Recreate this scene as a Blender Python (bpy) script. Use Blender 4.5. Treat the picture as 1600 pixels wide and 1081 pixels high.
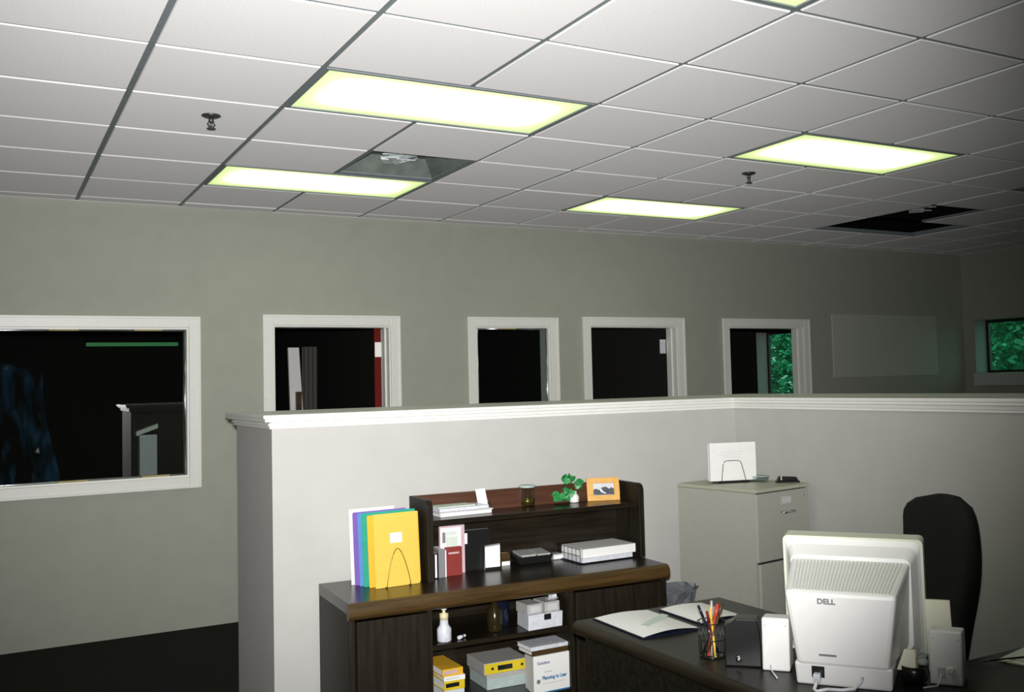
import bpy, bmesh, math, random
from mathutils import Vector, Matrix
random.seed(7)
for o in list(bpy.data.objects): bpy.data.objects.remove(o)
S = bpy.context.scene
COL = S.collection
PI = math.pi
T = 0.6096                      # two-foot ceiling module
ZC = 2.74                       # ceiling height
YW = 3.214                      # back wall face
XR = 8.327                      # right wall face

# ------------------------------------------------------------------ camera
def cam_axes(yaw, pitch, roll):
    cy, sy, cp, sp = math.cos(yaw), math.sin(yaw), math.cos(pitch), math.sin(pitch)
    f = Vector((sy*cp, cy*cp, sp)); r = Vector((cy, -sy, 0)); u = r.cross(f)
    c, s = math.cos(roll), math.sin(roll)
    return c*r + s*u, -s*r + c*u, f
CAM = Vector((-0.5071, -3.6174, 1.5407))
rr, uu, ff = cam_axes(0.5178, 0.0509, -0.0249)
cd = bpy.data.cameras.new('camera'); cam = bpy.data.objects.new('camera', cd); COL.objects.link(cam)
m = Matrix((rr, uu, -ff)).transposed().to_4x4(); m.translation = CAM
cam.matrix_world = m
cd.sensor_fit = 'HORIZONTAL'; cd.sensor_width = 36.0
cd.lens = 1555.39/1600*36.0
cd.shift_x = -(857.82-800)/1600; cd.shift_y = -(540.5-515.25)/1600
cd.clip_start = 0.05; cd.clip_end = 200
S.camera = cam

# ------------------------------------------------------------------ world, flash, exposure
w = bpy.data.worlds.new('world'); S.world = w; w.use_nodes = True
bg = w.node_tree.nodes['Background']
bg.inputs[0].default_value = (0.26, 0.70, 0.52, 1); bg.inputs[1].default_value = 1.05
fl = bpy.data.lights.new('camera_flash', 'SPOT'); flash = bpy.data.objects.new('camera_flash', fl); COL.objects.link(flash)
fl.energy = 1210; fl.spot_size = math.radians(78); fl.spot_blend = 1.0; fl.shadow_soft_size = 0.025
fl.color = (1.0, 0.985, 0.97)
aim = (ff + (640-857.8)/1555.4*rr - (400-515.2)/1555.4*uu).normalized()      # the flash head points a little up and left of the lens axis
flash.location = CAM - 0.01*rr + 0.07*uu
flash.rotation_euler = aim.to_track_quat('-Z', 'Y').to_euler()
vs = S.view_settings
vs.view_transform = 'Standard'; vs.look = 'None'; vs.gamma = 1; vs.use_curve_mapping = False; vs.exposure = 0.0

# ------------------------------------------------------------------ materials
MATS = {}
def new_mat(name):
    mt = bpy.data.materials.new(name); mt.use_nodes = True
    MATS[name] = mt
    return mt, mt.node_tree.nodes, mt.node_tree.links, mt.node_tree.nodes['Principled BSDF']
def solid(name, col, rough=0.5, metal=0.0, var=0.06, scale=30, bump=0.0, bscale=200, spec=0.5, drough=0.0):
    mt, N, L, b = new_mat(name)
    tc = N.new('ShaderNodeTexCoord'); nz = N.new('ShaderNodeTexNoise'); nz.inputs['Scale'].default_value = scale
    nz.inputs['Detail'].default_value = 4
    L.new(tc.outputs['Object'], nz.inputs['Vector'])
    rp = N.new('ShaderNodeValToRGB')
    rp.color_ramp.elements[0].position = 0.3; rp.color_ramp.elements[1].position = 0.7
    rp.color_ramp.elements[0].color = tuple(c*(1-var) for c in col)+(1,)
    rp.color_ramp.elements[1].color = tuple(min(1, c*(1+var)) for c in col)+(1,)
    L.new(nz.outputs['Fac'], rp.inputs['Fac']); L.new(rp.outputs['Color'], b.inputs['Base Color'])
    b.inputs['Roughness'].default_value = rough; b.inputs['Metallic'].default_value = metal
    b.inputs['Specular IOR Level'].default_value = spec; b.inputs['Diffuse Roughness'].default_value = drough
    if bump:
        n2 = N.new('ShaderNodeTexNoise'); n2.inputs['Scale'].default_value = bscale; n2.inputs['Detail'].default_value = 3
        L.new(tc.outputs['Object'], n2.inputs['Vector'])
        bp = N.new('ShaderNodeBump'); bp.inputs['Strength'].default_value = bump; bp.inputs['Distance'].default_value = 0.002
        L.new(n2.outputs['Fac'], bp.inputs['Height']); L.new(bp.outputs['Normal'], b.inputs['Normal'])
    return mt
def wood(name, c1, c2, rough=0.3, axis='X', scale=6.0, spec=0.5):
    mt, N, L, b = new_mat(name)
    tc = N.new('ShaderNodeTexCoord'); mp = N.new('ShaderNodeMapping')
    st = {'X': (0.6, 9, 9), 'Y': (9, 0.6, 9), 'Z': (9, 9, 0.6)}[axis]
    mp.inputs['Scale'].default_value = st
    nz = N.new('ShaderNodeTexNoise'); nz.inputs['Scale'].default_value = scale; nz.inputs['Detail'].default_value = 8; nz.inputs['Roughness'].default_value = 0.65
    L.new(tc.outputs['Object'], mp.inputs['Vector']); L.new(mp.outputs['Vector'], nz.inputs['Vector'])
    rp = N.new('ShaderNodeValToRGB'); rp.color_ramp.elements[0].position = 0.32; rp.color_ramp.elements[1].position = 0.7
    rp.color_ramp.elements[0].color = c1+(1,); rp.color_ramp.elements[1].color = c2+(1,)
    L.new(nz.outputs['Fac'], rp.inputs['Fac']); L.new(rp.outputs['Color'], b.inputs['Base Color'])
    b.inputs['Roughness'].default_value = rough; b.inputs['Specular IOR Level'].default_value = spec
    bp = N.new('ShaderNodeBump'); bp.inputs['Strength'].default_value = 0.08; bp.inputs['Distance'].default_value = 0.001
    L.new(nz.outputs['Fac'], bp.inputs['Height']); L.new(bp.outputs['Normal'], b.inputs['Normal'])
    return mt
def pane_glass(name, tint=(1, 1, 1), ior=1.55, refl=1.0):
    mt = bpy.data.materials.new(name); mt.use_nodes = True; MATS[name] = mt
    N, L = mt.node_tree.nodes, mt.node_tree.links
    for n in list(N):
        if n.type != 'OUTPUT_MATERIAL': N.remove(n)
    out = [n for n in N if n.type == 'OUTPUT_MATERIAL'][0]
    tr = N.new('ShaderNodeBsdfTransparent'); tr.inputs[0].default_value = tint+(1,)
    gl = N.new('ShaderNodeBsdfGlossy'); gl.inputs['Roughness'].default_value = 0.0; gl.inputs[0].default_value = (refl, refl, refl, 1)
    fr = N.new('ShaderNodeFresnel'); fr.inputs['IOR'].default_value = ior
    ge = N.new('ShaderNodeNewGeometry'); iv = N.new('ShaderNodeMath'); iv.operation = 'SUBTRACT'; iv.inputs[0].default_value = 1.0; L.new(ge.outputs['Backfacing'], iv.inputs[1])
    mu = N.new('ShaderNodeMath'); mu.operation = 'MULTIPLY'; L.new(fr.outputs[0], mu.inputs[0]); L.new(iv.outputs[0], mu.inputs[1])     # thin sheet: reflect on the front face only
    mx = N.new('ShaderNodeMixShader'); L.new(mu.outputs[0], mx.inputs[0]); L.new(tr.outputs[0], mx.inputs[1]); L.new(gl.outputs[0], mx.inputs[2])
    L.new(mx.outputs[0], out.inputs['Surface'])
    return mt
solid('wall_paint', (0.365, 0.375, 0.318), 0.75, var=0.03, scale=8, bump=0.25, bscale=250)
solid('partition_paint', (0.49, 0.485, 0.46), 0.75, var=0.025, scale=8, bump=0.25, bscale=250)
solid('light_patch_paint', (0.47, 0.485, 0.43), 0.7, var=0.03)  # paler wall tone, bounced flash light put into the colour
solid('white_trim', (0.83, 0.83, 0.79), 0.38, var=0.02)
solid('ceiling_tile', (0.39, 0.385, 0.382), 0.95, var=0.05, scale=120, bump=0.4, bscale=320, spec=0.1, drough=1.0)
solid('tile_edge', (0.80, 0.80, 0.79), 0.9, var=0.02, spec=0.1)
solid('grid_metal', (0.20, 0.23, 0.24), 0.55, var=0.08)
solid('plenum_dark', (0.010, 0.010, 0.009), 0.95, spec=0.0)
solid('carpet', (0.030, 0.029, 0.027), 0.95, var=0.5, scale=400, bump=0.5, bscale=500, spec=0.02)
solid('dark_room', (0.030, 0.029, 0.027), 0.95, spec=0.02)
solid('galvanised', (0.42, 0.45, 0.45), 0.4, metal=0.7, var=0.2, scale=14)
solid('pan_grey', (0.15, 0.18, 0.16), 0.6, var=0.25, scale=10)
solid('foil', (0.80, 0.86, 0.90), 0.3, metal=0.4, var=0.2, scale=25)
solid('brushed_alu', (0.70, 0.73, 0.76), 0.22, metal=1.0, var=0.06)
solid('chrome', (0.85, 0.85, 0.86), 0.1, metal=1.0, var=0.02)
solid('sprinkler_metal', (0.10, 0.11, 0.11), 0.35, metal=0.7)
solid('tan_shim', (0.42, 0.34, 0.15), 0.7)
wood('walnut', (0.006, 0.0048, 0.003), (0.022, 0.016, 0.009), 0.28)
wood('walnut_upright', (0.006, 0.0048, 0.003), (0.022, 0.016, 0.009), 0.5, 'Z', spec=0.2)
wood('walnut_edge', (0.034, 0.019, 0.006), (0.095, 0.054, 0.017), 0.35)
wood('walnut_red', (0.050, 0.019, 0.010), (0.100, 0.040, 0.021), 0.4)
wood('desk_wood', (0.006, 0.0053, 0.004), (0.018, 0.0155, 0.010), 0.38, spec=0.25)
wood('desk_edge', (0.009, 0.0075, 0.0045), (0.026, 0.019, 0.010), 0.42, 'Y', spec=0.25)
solid('cabinet_paint', (0.40, 0.395, 0.345), 0.45, var=0.03, bump=0.1)
solid('cabinet_top', (0.42, 0.42, 0.33), 0.4, var=0.03)
solid('black_gap', (0.01, 0.01, 0.01), 0.8)
solid('white_plastic', (0.80, 0.80, 0.78), 0.4, var=0.015)
solid('cream_plastic', (0.62, 0.64, 0.52), 0.45, var=0.02)
solid('vent_plastic', (0.66, 0.69, 0.63), 0.5, var=0.02)
solid('grey_print', (0.20, 0.20, 0.21), 0.6)
solid('pale_print', (0.55, 0.55, 0.56), 0.7)
solid('black_fabric', (0.012, 0.013, 0.011), 0.9, var=0.3, scale=300, bump=0.5, bscale=600, spec=0.2)
solid('black_plastic', (0.012, 0.012, 0.012), 0.28)
solid('paper', (0.86, 0.86, 0.84), 0.7, var=0.02)
solid('paper_cream', (0.80, 0.79, 0.62), 0.7, var=0.03)
solid('paper_green', (0.60, 0.68, 0.60), 0.7, var=0.05)
solid('yellow_card', (0.78, 0.52, 0.085), 0.5, var=0.03)
solid('orange_card', (0.78, 0.44, 0.03), 0.5, var=0.03)
solid('green_card', (0.02, 0.34, 0.22), 0.5)
solid('blue_card', (0.09, 0.25, 0.52), 0.5)
solid('purple_card', (0.19, 0.10, 0.42), 0.5)
solid('red_card', (0.24, 0.035, 0.030), 0.4)
solid('pink_card', (0.58, 0.42, 0.46), 0.5)
solid('photo_sky', (0.62, 0.64, 0.66), 0.4)
solid('photo_rock', (0.06, 0.07, 0.09), 0.4, var=0.5, scale=60)
solid('frame_wood', (0.72, 0.40, 0.10), 0.4, var=0.1)
solid('leaf_green', (0.03, 0.26, 0.07), 0.45, var=0.3, scale=60)
solid('wire_dark', (0.03, 0.03, 0.03), 0.35, metal=0.6)
solid('wire_brass', (0.20, 0.14, 0.03), 0.3, metal=0.7)
solid('amber', (0.022, 0.016, 0.005), 0.15)
solid('navy', (0.006, 0.009, 0.022), 0.2)
solid('lotion_white', (0.66, 0.68, 0.74), 0.35, var=0.12, scale=60)
solid('brand_yellow', (0.72, 0.55, 0.02), 0.45)
solid('box_grey', (0.42, 0.42, 0.40), 0.55, var=0.1, scale=60)
solid('box_teal', (0.42, 0.52, 0.50), 0.55, var=0.08)
solid('ink_blue', (0.02, 0.16, 0.36), 0.6)
solid('ink_violet', (0.20, 0.20, 0.36), 0.6)
solid('rust_red', (0.17, 0.018, 0.014), 0.9, spec=0.03)
solid('grey_paint', (0.36, 0.36, 0.34), 0.6)
solid('curtain_grey', (0.12, 0.115, 0.105), 0.8, var=0.15, scale=40)
def film_mat():
    mt, N, L, b = new_mat('reflection_film')  # patchy film colour imitates blue reflections in the window glass
    b.inputs['Base Color'].default_value = (0.04, 0.12, 0.24, 1); b.inputs['Roughness'].default_value = 0.2
    tc = N.new('ShaderNodeTexCoord'); nz = N.new('ShaderNodeTexNoise'); nz.inputs['Scale'].default_value = 5; nz.inputs['Detail'].default_value = 6
    mp = N.new('ShaderNodeMapping'); mp.inputs['Scale'].default_value = (2.2, 1, 0.7); L.new(tc.outputs['Object'], mp.inputs['Vector']); L.new(mp.outputs['Vector'], nz.inputs['Vector'])
    rp = N.new('ShaderNodeValToRGB'); rp.color_ramp.elements[0].position = 0.42; rp.color_ramp.elements[1].position = 0.72
    rp.color_ramp.elements[0].color = (0, 0, 0, 1); rp.color_ramp.elements[1].color = (0.85, 0.85, 0.85, 1)
    L.new(nz.outputs['Fac'], rp.inputs['Fac']); L.new(rp.outputs['Color'], b.inputs['Alpha'])
film_mat()
solid('bag_film', (0.13, 0.14, 0.155), 0.25, var=0.2, scale=20)
solid('bark', (0.06, 0.045, 0.03), 0.9)
solid('foliage', (0.10, 0.50, 0.28), 0.6, var=0.5, scale=3)
solid('lawn', (0.06, 0.22, 0.08), 0.9)
solid('cream_tail', (0.75, 0.66, 0.40), 0.5)
solid('pen_red', (0.45, 0.05, 0.03), 0.35)
solid('pen_yellow', (0.70, 0.45, 0.05), 0.35)
solid('sill_white', (0.60, 0.62, 0.58), 0.15, var=0.04)
pane_glass('pane', (0.80, 0.84, 0.82), 2.0)
pane_glass('clear_glass', (0.86, 0.90, 0.90), 1.5)
def lens_mat():
    mt, N, L, b = new_mat('lamp_lens')
    tc = N.new('ShaderNodeTexCoord'); sp = N.new('ShaderNodeSeparateXYZ'); L.new(tc.outputs['Generated'], sp.inputs[0])
    def bell(sock, p):
        a = N.new('ShaderNodeMath'); a.operation = 'SUBTRACT'; L.new(sock, a.inputs[0]); a.inputs[1].default_value = 0.5
        ab = N.new('ShaderNodeMath'); ab.operation = 'ABSOLUTE'; L.new(a.outputs[0], ab.inputs[0])
        mu = N.new('ShaderNodeMath'); mu.operation = 'MULTIPLY'; L.new(ab.outputs[0], mu.inputs[0]); mu.inputs[1].default_value = 2
        pw = N.new('ShaderNodeMath'); pw.operation = 'POWER'; L.new(mu.outputs[0], pw.inputs[0]); pw.inputs[1].default_value = p
        iv = N.new('ShaderNodeMath'); iv.operation = 'SUBTRACT'; iv.inputs[0].default_value = 1; L.new(pw.outputs[0], iv.inputs[1])
        return iv.outputs[0]
    mu = N.new('ShaderNodeMath'); mu.operation = 'MULTIPLY'
    L.new(bell(sp.outputs['X'], 6), mu.inputs[0]); L.new(bell(sp.outputs['Y'], 2.4), mu.inputs[1])
    rp = N.new('ShaderNodeValToRGB')
    rp.color_ramp.elements[0].position = 0.0; rp.color_ramp.elements[0].color = (0.30, 0.40, 0.10, 1)
    rp.color_ramp.elements[1].position = 0.70; rp.color_ramp.elements[1].color = (0.90, 1.0, 0.74, 1)
    e = rp.color_ramp.elements.new(0.35); e.color = (0.46, 0.55, 0.25, 1)
    L.new(mu.outputs[0], rp.inputs['Fac'])
    b.inputs['Base Color'].default_value = (0.7, 0.7, 0.65, 1); b.inputs['Roughness'].default_value = 0.4
    L.new(rp.outputs['Color'], b.inputs['Emission Color']); b.inputs['Emission Strength'].default_value = 1.7
lens_mat()
def emis(name, col, st):
    mt, N, L, b = new_mat(name); b.inputs['Base Color'].default_value = col+(1,)
    b.inputs['Emission Color'].default_value = col+(1,); b.inputs['Emission Strength'].default_value = st
emis('reflection_glow', (0.10, 0.42, 0.16), 0.28)  # glow added to imitate a ceiling light mirrored in the glass

# ------------------------------------------------------------------ mesh helpers
class MB:
    def __init__(s): s.bm = bmesh.new()
    def add(s, verts, faces, smooth=False):
        v = [s.bm.verts.new(p) for p in verts]
        for f in faces:
            try:
                q = s.bm.faces.new([v[i] for i in f]); q.smooth = smooth
            except ValueError: pass
        return v
    def box(s, x0, x1, y0, y1, z0, z1, bev=0.0, mat=None):
        vs_ = [(x, y, z) for x in (x0, x1) for y in (y0, y1) for z in (z0, z1)]
        if mat: vs_ = [mat @ Vector(p) for p in vs_]
        b = bmesh.new(); v = [b.verts.new(p) for p in vs_]
        for f in ((0, 1, 3, 2), (4, 6, 7, 5), (0, 4, 5, 1), (2, 3, 7, 6), (0, 2, 6, 4), (1, 5, 7, 3)): b.faces.new([v[i] for i in f])
        bmesh.ops.recalc_face_normals(b, faces=b.faces)
        if bev: bmesh.ops.bevel(b, geom=list(b.edges), offset=bev, segments=2, profile=0.5, affect='EDGES')
        s.merge(b); return s
    def merge(s, b):
        me = bpy.data.meshes.new('tmp'); b.to_mesh(me); b.free(); s.bm.from_mesh(me); bpy.data.meshes.remove(me)
    def hexa(s, bot, top, bev=0.0):
        b = bmesh.new(); v = [b.verts.new(p) for p in list(bot)+list(top)]
        for f in ((3, 2, 1, 0), (4, 5, 6, 7), (0, 1, 5, 4), (1, 2, 6, 5), (2, 3, 7, 6), (3, 0, 4, 7)): b.faces.new([v[i] for i in f])
        bmesh.ops.recalc_face_normals(b, faces=b.faces)
        if bev: bmesh.ops.bevel(b, geom=list(b.edges), offset=bev, segments=2, profile=0.5, affect='EDGES')
        s.merge(b); return s
    def prism(s, poly, y0, y1, axis='Y', bev=0.0):
        # polygon in (a,b) extruded along axis
        def pt(a, b_, c):
            return {'Y': (a, c, b_), 'X': (c, a, b_), 'Z': (a, b_, c)}[axis]
        n = len(poly); b = bmesh.new()
        A = [b.verts.new(pt(p[0], p[1], y0)) for p in poly]; B = [b.verts.new(pt(p[0], p[1], y1)) for p in poly]
        b.faces.new(A); b.faces.new(B[::-1])
        for i in range(n): b.faces.new((A[i], B[i], B[(i+1) % n], A[(i+1) % n]))
        bmesh.ops.recalc_face_normals(b, faces=b.faces)
        if bev:
            bmesh.ops.bevel(b, geom=[e for e in b.edges if (e.verts[0] in A) == (e.verts[1] in A)], offset=bev, segments=2, profile=0.5, affect='EDGES')
        s.merge(b); return s
    def lathe(s, prof, n=24, c=(0, 0, 0), smooth=True):
        rings = []
        for r, z in prof:
            rings.append([s.bm.verts.new((c[0]+r*math.cos(2*PI*i/n), c[1]+r*math.sin(2*PI*i/n), c[2]+z)) for i in range(n)])
        for a, b in zip(rings, rings[1:]):
            for i in range(n):
                f = s.bm.faces.new((a[i], a[(i+1) % n], b[(i+1) % n], b[i])); f.smooth = smooth
        s.bm.faces.new(rings[0][::-1]); s.bm.faces.new(rings[-1])
        return s
    def tube(s, pts, r, n=6, closed=False):
        pts = [Vector(p) for p in pts]; rings = []
        for i, p in enumerate(pts):
            a = pts[i-1] if i > 0 else (pts[-1] if closed else p); b = pts[(i+1) % len(pts)] if (i < len(pts)-1 or closed) else p
            d = (b-a).normalized(); up = Vector((0, 0, 1)) if abs(d.z) < 0.9 else Vector((1, 0, 0))
            e1 = d.cross(up).normalized(); e2 = d.cross(e1)
            rings.append([s.bm.verts.new(p + r*(math.cos(2*PI*k/n)*e1 + math.sin(2*PI*k/n)*e2)) for k in range(n)])
        pr = list(zip(rings, rings[1:]))
        if closed: pr.append((rings[-1], rings[0]))
        for a, b in pr:
            for k in range(n):
                f = s.bm.faces.new((a[k], a[(k+1) % n], b[(k+1) % n], b[k])); f.smooth = True
        if not closed: s.bm.faces.new(rings[0][::-1]); s.bm.faces.new(rings[-1])
        return s
    def grid(s, fn, nu, nv, smooth=True):
        V = [[s.bm.verts.new(fn(i/nu, j/nv)) for j in range(nv+1)] for i in range(nu+1)]
        for i in range(nu):
            for j in range(nv):
                f = s.bm.faces.new((V[i][j], V[i+1][j], V[i+1][j+1], V[i][j+1])); f.smooth = smooth
        return s
    def build(s, name, mat, parent=None):
        bmesh.ops.recalc_face_normals(s.bm, faces=s.bm.faces)
        me = bpy.data.meshes.new(name); s.bm.to_mesh(me); s.bm.free()
        me.materials.append(MATS[mat])
        o = bpy.data.objects.new(name, me); COL.objects.link(o)
        if parent: o.parent = parent
        return o
def tag(o, label, cat, group=None):
    o['label'] = label; o['category'] = cat
    if group: o['group'] = group
    return o
def thing(name, label, cat, loc=(0, 0, 0), rz=0.0, group=None):
    o = bpy.data.objects.new(name, None); COL.objects.link(o); o.empty_display_size = 0.05
    o.location = loc; o.rotation_euler = (0, 0, rz)
    return tag(o, label, cat, group)
def struct(o, label):
    o['kind'] = 'structure'; o['label'] = label; return o
def rounded(w, h, r, n=5, cx=0, cy=0):
    P = []
    for (sx, sy, a0) in ((1, 1, 0), (-1, 1, 90), (-1, -1, 180), (1, -1, 270)):
        for k in range(n+1):
            a = math.radians(a0+90*k/n)
            P.append((cx+sx*(w/2-r)+r*math.cos(a), cy+sy*(h/2-r)+r*math.sin(a)))
    return P
def text_mesh(name, body, size, mat, parent, mw, depth=0.0006, xs=1.0, bold=0.0):
    cu = bpy.data.curves.new(name, 'FONT'); cu.body = body; cu.size = size; cu.align_x = 'LEFT'; cu.align_y = 'BOTTOM'; cu.extrude = depth; cu.offset = bold
    t = bpy.data.objects.new(name, cu); COL.objects.link(t)
    dg = bpy.context.evaluated_depsgraph_get(); me = bpy.data.meshes.new_from_object(t.evaluated_get(dg))
    bpy.data.objects.remove(t); bpy.data.curves.remove(cu)
    me.transform(mw @ Matrix.Diagonal((xs, 1, 1, 1)))
    me.materials.clear(); me.materials.append(MATS[mat])
    o = bpy.data.objects.new(name, me); COL.objects.link(o); o.parent = parent
    return o
def holes_wall(mb, a0, a1, z0, z1, t0, t1, holes, axis='X'):
    As = sorted({a0, a1, *[h[0] for h in holes], *[h[1] for h in holes]}); Zs = sorted({z0, z1, *[h[2] for h in holes], *[h[3] for h in holes]})
    for i in range(len(As)-1):
        run = None
        for j in range(len(Zs)-1):
            ca, cz = (As[i]+As[i+1])/2, (Zs[j]+Zs[j+1])/2
            inside = any(h[0] < ca < h[1] and h[2] < cz < h[3] for h in holes)
            if not inside: run = (run[0] if run else Zs[j], Zs[j+1])
            if (inside or j == len(Zs)-2) and run:
                if axis == 'X': mb.box(As[i], As[i+1], t0, t1, run[0], run[1])
                else: mb.box(t0, t1, As[i], As[i+1], run[0], run[1])
                run = None
    return mb

# ================================================================== STRUCTURE
XL, YB, YF = -4.0, -8.0, 9.6      # left wall, wall behind camera, far wall of the back offices
struct(MB().box(XL-0.15, XR+0.3, YB-0.15, YF+0.15, -0.12, 0.0).build('floor', 'carpet'), 'dark charcoal carpet floor')
# back wall with its openings: window, door, window, door, door (clear openings inside the casings)
OP = {'w1': (-1.45, 0.665, 0.975, 1.945), 'd1': (1.215, 2.06, 0.0, 1.965), 'w2': (2.745, 3.39, 0.975, 1.965),
      'd2': (3.765, 4.64, 0.0, 1.975), 'd3': (5.205, 6.085, 0.0, 1.975)}
WT = 0.14
holes_wall(MB(), XL, XR, 0, ZC+0.03, YW, YW+WT, list(OP.values())).build('wall_back', 'wall_paint')
struct(bpy.data.objects['wall_back'], 'grey-green painted back wall with two windows and three doorways')
RW = (2.05, 3.085, 1.505, 2.05)        # window in right wall: y0,y1,z0,z1
RW2 = (5.1, 6.40, 1.0, 2.10)         # window of the corner office
RT = 0.24
holes_wall(MB(), YB, YW+WT/2, 0, ZC+0.03, XR, XR+RT, [RW], 'Y').build('wall_right', 'wall_paint')
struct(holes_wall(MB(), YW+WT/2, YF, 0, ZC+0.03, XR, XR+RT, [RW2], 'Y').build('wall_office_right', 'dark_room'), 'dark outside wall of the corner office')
struct(bpy.data.objects['wall_right'], 'dim grey-green right wall with a window')
struct(MB().box(XL-0.15, XL, YB, YF, 0, ZC+0.03).build('wall_left', 'wall_paint'), 'painted left wall out of view')
struct(MB().box(XL, XR, YB-0.15, YB, 0, ZC+0.03).build('wall_rear', 'wall_paint'), 'painted wall behind the camera')
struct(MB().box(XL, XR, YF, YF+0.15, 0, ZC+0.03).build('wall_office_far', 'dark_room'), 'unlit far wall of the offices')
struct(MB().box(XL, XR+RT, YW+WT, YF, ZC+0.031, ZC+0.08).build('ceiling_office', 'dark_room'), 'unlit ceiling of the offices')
struct(MB().box(XL, XR+RT, YB, YW+0.3, ZC+0.75, ZC+0.85).box(XL, XR+RT, YW+0.02, YW+0.10, ZC+0.031, ZC+0.749).box(XR+0.02, XR+0.10, YB, YW+0.019, ZC+0.031, ZC+0.749).box(XL-0.1, XL-0.02, YB, YW, ZC+0.031, ZC+0.749).build('ceiling_deck', 'plenum_dark'), 'dark deck above the suspended ceiling')
# office dividing walls
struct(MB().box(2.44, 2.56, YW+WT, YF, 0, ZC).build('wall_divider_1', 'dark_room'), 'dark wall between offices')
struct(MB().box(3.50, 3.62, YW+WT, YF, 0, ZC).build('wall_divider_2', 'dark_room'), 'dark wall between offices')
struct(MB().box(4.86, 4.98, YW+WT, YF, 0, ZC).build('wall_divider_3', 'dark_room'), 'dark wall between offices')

# ---- suspended ceiling
U0, U1, V0, V1 = -3, 13.66, -5, 5.272
FIX = [(1, 0), (1, 3), (5, 0), (5, 3), (1, -3)]        # lit troffers, two modules wide
VOID = {(2, 2), (9, 2), (9, 3), (10, 3), (9, 0), (10, 0)}       # open modules
taken = set(VOID)
for (a, b) in FIX: taken |= {(a, b), (a+1, b)}
ceil = MB()
ceil.box(XL, U0*T, YB, YW, ZC, ZC+0.02); ceil.box(U0*T, XR, YB, V0*T, ZC, ZC+0.02)
ceil = struct(ceil.build('ceiling', 'ceiling_tile'), 'suspended ceiling of white square tiles in a grey grid')
GAP = 0.0115
tile_cache = {}
def tile_mesh(w_, d_):
    key = (round(w_, 4), round(d_, 4))
    if key not in tile_cache:
        mb = MB(); x, y = w_/2-GAP, d_/2-GAP; z = 0.0; t = 0.007
        vs_ = [(sx*(x-dx), sy*(y-dx), zz) for (dx, zz) in ((0.003, -0.0), (0.0, 0.003), (0.0, t)) for (sx, sy) in ((-1, -1), (1, -1), (1, 1), (-1, 1))]
        fs = [(3, 2, 1, 0), (8, 9, 10, 11)]
        for r in (0, 4):
            for k in range(4): fs.append((r+k, r+(k+1) % 4, r+4+(k+1) % 4, r+4+k))
        mb.add(vs_, fs); bmesh.ops.recalc_face_normals(mb.bm, faces=mb.bm.faces)
        me = bpy.data.meshes.new('tile'); mb.bm.to_mesh(me); mb.bm.free(); me.materials.append(MATS['ceiling_tile']); me.materials.append(MATS['tile_edge']); tile_cache[key] = me
        for p_ in me.polygons:
            if p_.normal.z > -0.9: p_.material_index = 1
    return tile_cache[key]
def cells(a, b):
    r = []; k = math.floor(a)
    while k < b-1e-6: r.append((k, k+1 if k+1 <= b else b)); k += 1
    return r
for (ua, ub) in cells(U0, U1):
    for (va, vb) in cells(V0, V1):
        if (ua, va) in taken: continue
        o = bpy.data.objects.new('tile', tile_mesh((ub-ua)*T, (vb-va)*T)); COL.objects.link(o); o.parent = ceil
        o.location = ((ua+ub)/2*T, (va+vb)/2*T, ZC+random.uniform(-0.0012, 0.0012))
def runs(fixed, lo, hi, blocked):
    out = []; s0 = lo; k = math.floor(lo)
    while k < hi-1e-6:
        if blocked(k):
            if s0 is not None and s0 < k: out.append((s0, k))
            s0 = k+1
        k += 1
    if s0 is not None and s0 < hi: out.append((s0, hi))
    return out
ZG = ZC+0.0055
for u in range(U0, int(U1)+1):            # bars running toward the back wall
    for (a, b) in runs(u, V0, V1, lambda v: any(f == u-1 and g == v for f, g in FIX) or ((u-1, v) in {(9, 3), (9, 0)})):
        MB().box(u*T-0.0135, u*T+0.0135, a*T, b*T, ZG, ZG+0.002).box(u*T-0.002, u*T+0.002, a*T, b*T, ZG+0.002, ZG+0.035).build('grid_bar', 'grid_metal', ceil)
for v in range(V0, int(V1)+1):            # bars running left to right
    for (a, b) in ([(U0, 9), (10, U1)] if v == 3 else [(U0, U1)]):
        MB().box(a*T, b*T, v*T-0.0135, v*T+0.0135, ZG+0.0003, ZG+0.0022).box(a*T, b*T, v*T-0.002, v*T+0.002, ZG+0.0022, ZG+0.03).build('grid_bar', 'grid_metal', ceil)
MB().box(U0*T, XR, YW-0.02, YW, ZC-0.002, ZC+0.002).build('wall_angle', 'white_trim', ceil)
MB().box(XR-0.02, XR, V0*T, YW-0.02, ZC-0.002, ZC+0.002).build('wall_angle', 'white_trim', ceil)

# ---- half-height partition, L-shaped, with white moulded cap
PX0, PY0, PD = 0.534, 0.55, 0.655        # left end, front face, depth
PXR = 3.0                                # face of the right run
PH = 1.372
# footprint polygon (outer), clockwise from left-front
def lpoly(o):
    return [(PX0-o, PY0-o), (PXR-o, PY0-o), (PXR-o, -4.2), (PXR+PD+o, -4.2), (PXR+PD+o, PY0+PD+o), (PX0-o, PY0+PD+o)]
part = MB().prism(lpoly(0), 0, PH, 'Z').build('wall_partition', 'partition_paint')
struct(part, 'thick half-height grey partition wall with white moulded cap')
cap = MB()
for (o, z0, z1) in ((0.012, 1.368, 1.381), (0.020, 1.381, 1.389), (0.014, 1.389, 1.3945), (0.036, 1.3975, 1.412), (0.044, 1.412, 1.427)):
    cap.prism(lpoly(o), z0, z1, 'Z', bev=0.003 if z1-z0 > 0.007 else 0)
cap.prism(lpoly(0.0), 1.3945, 1.3975, 'Z')
cap = cap.build('cap', 'white_trim', part)

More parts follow.
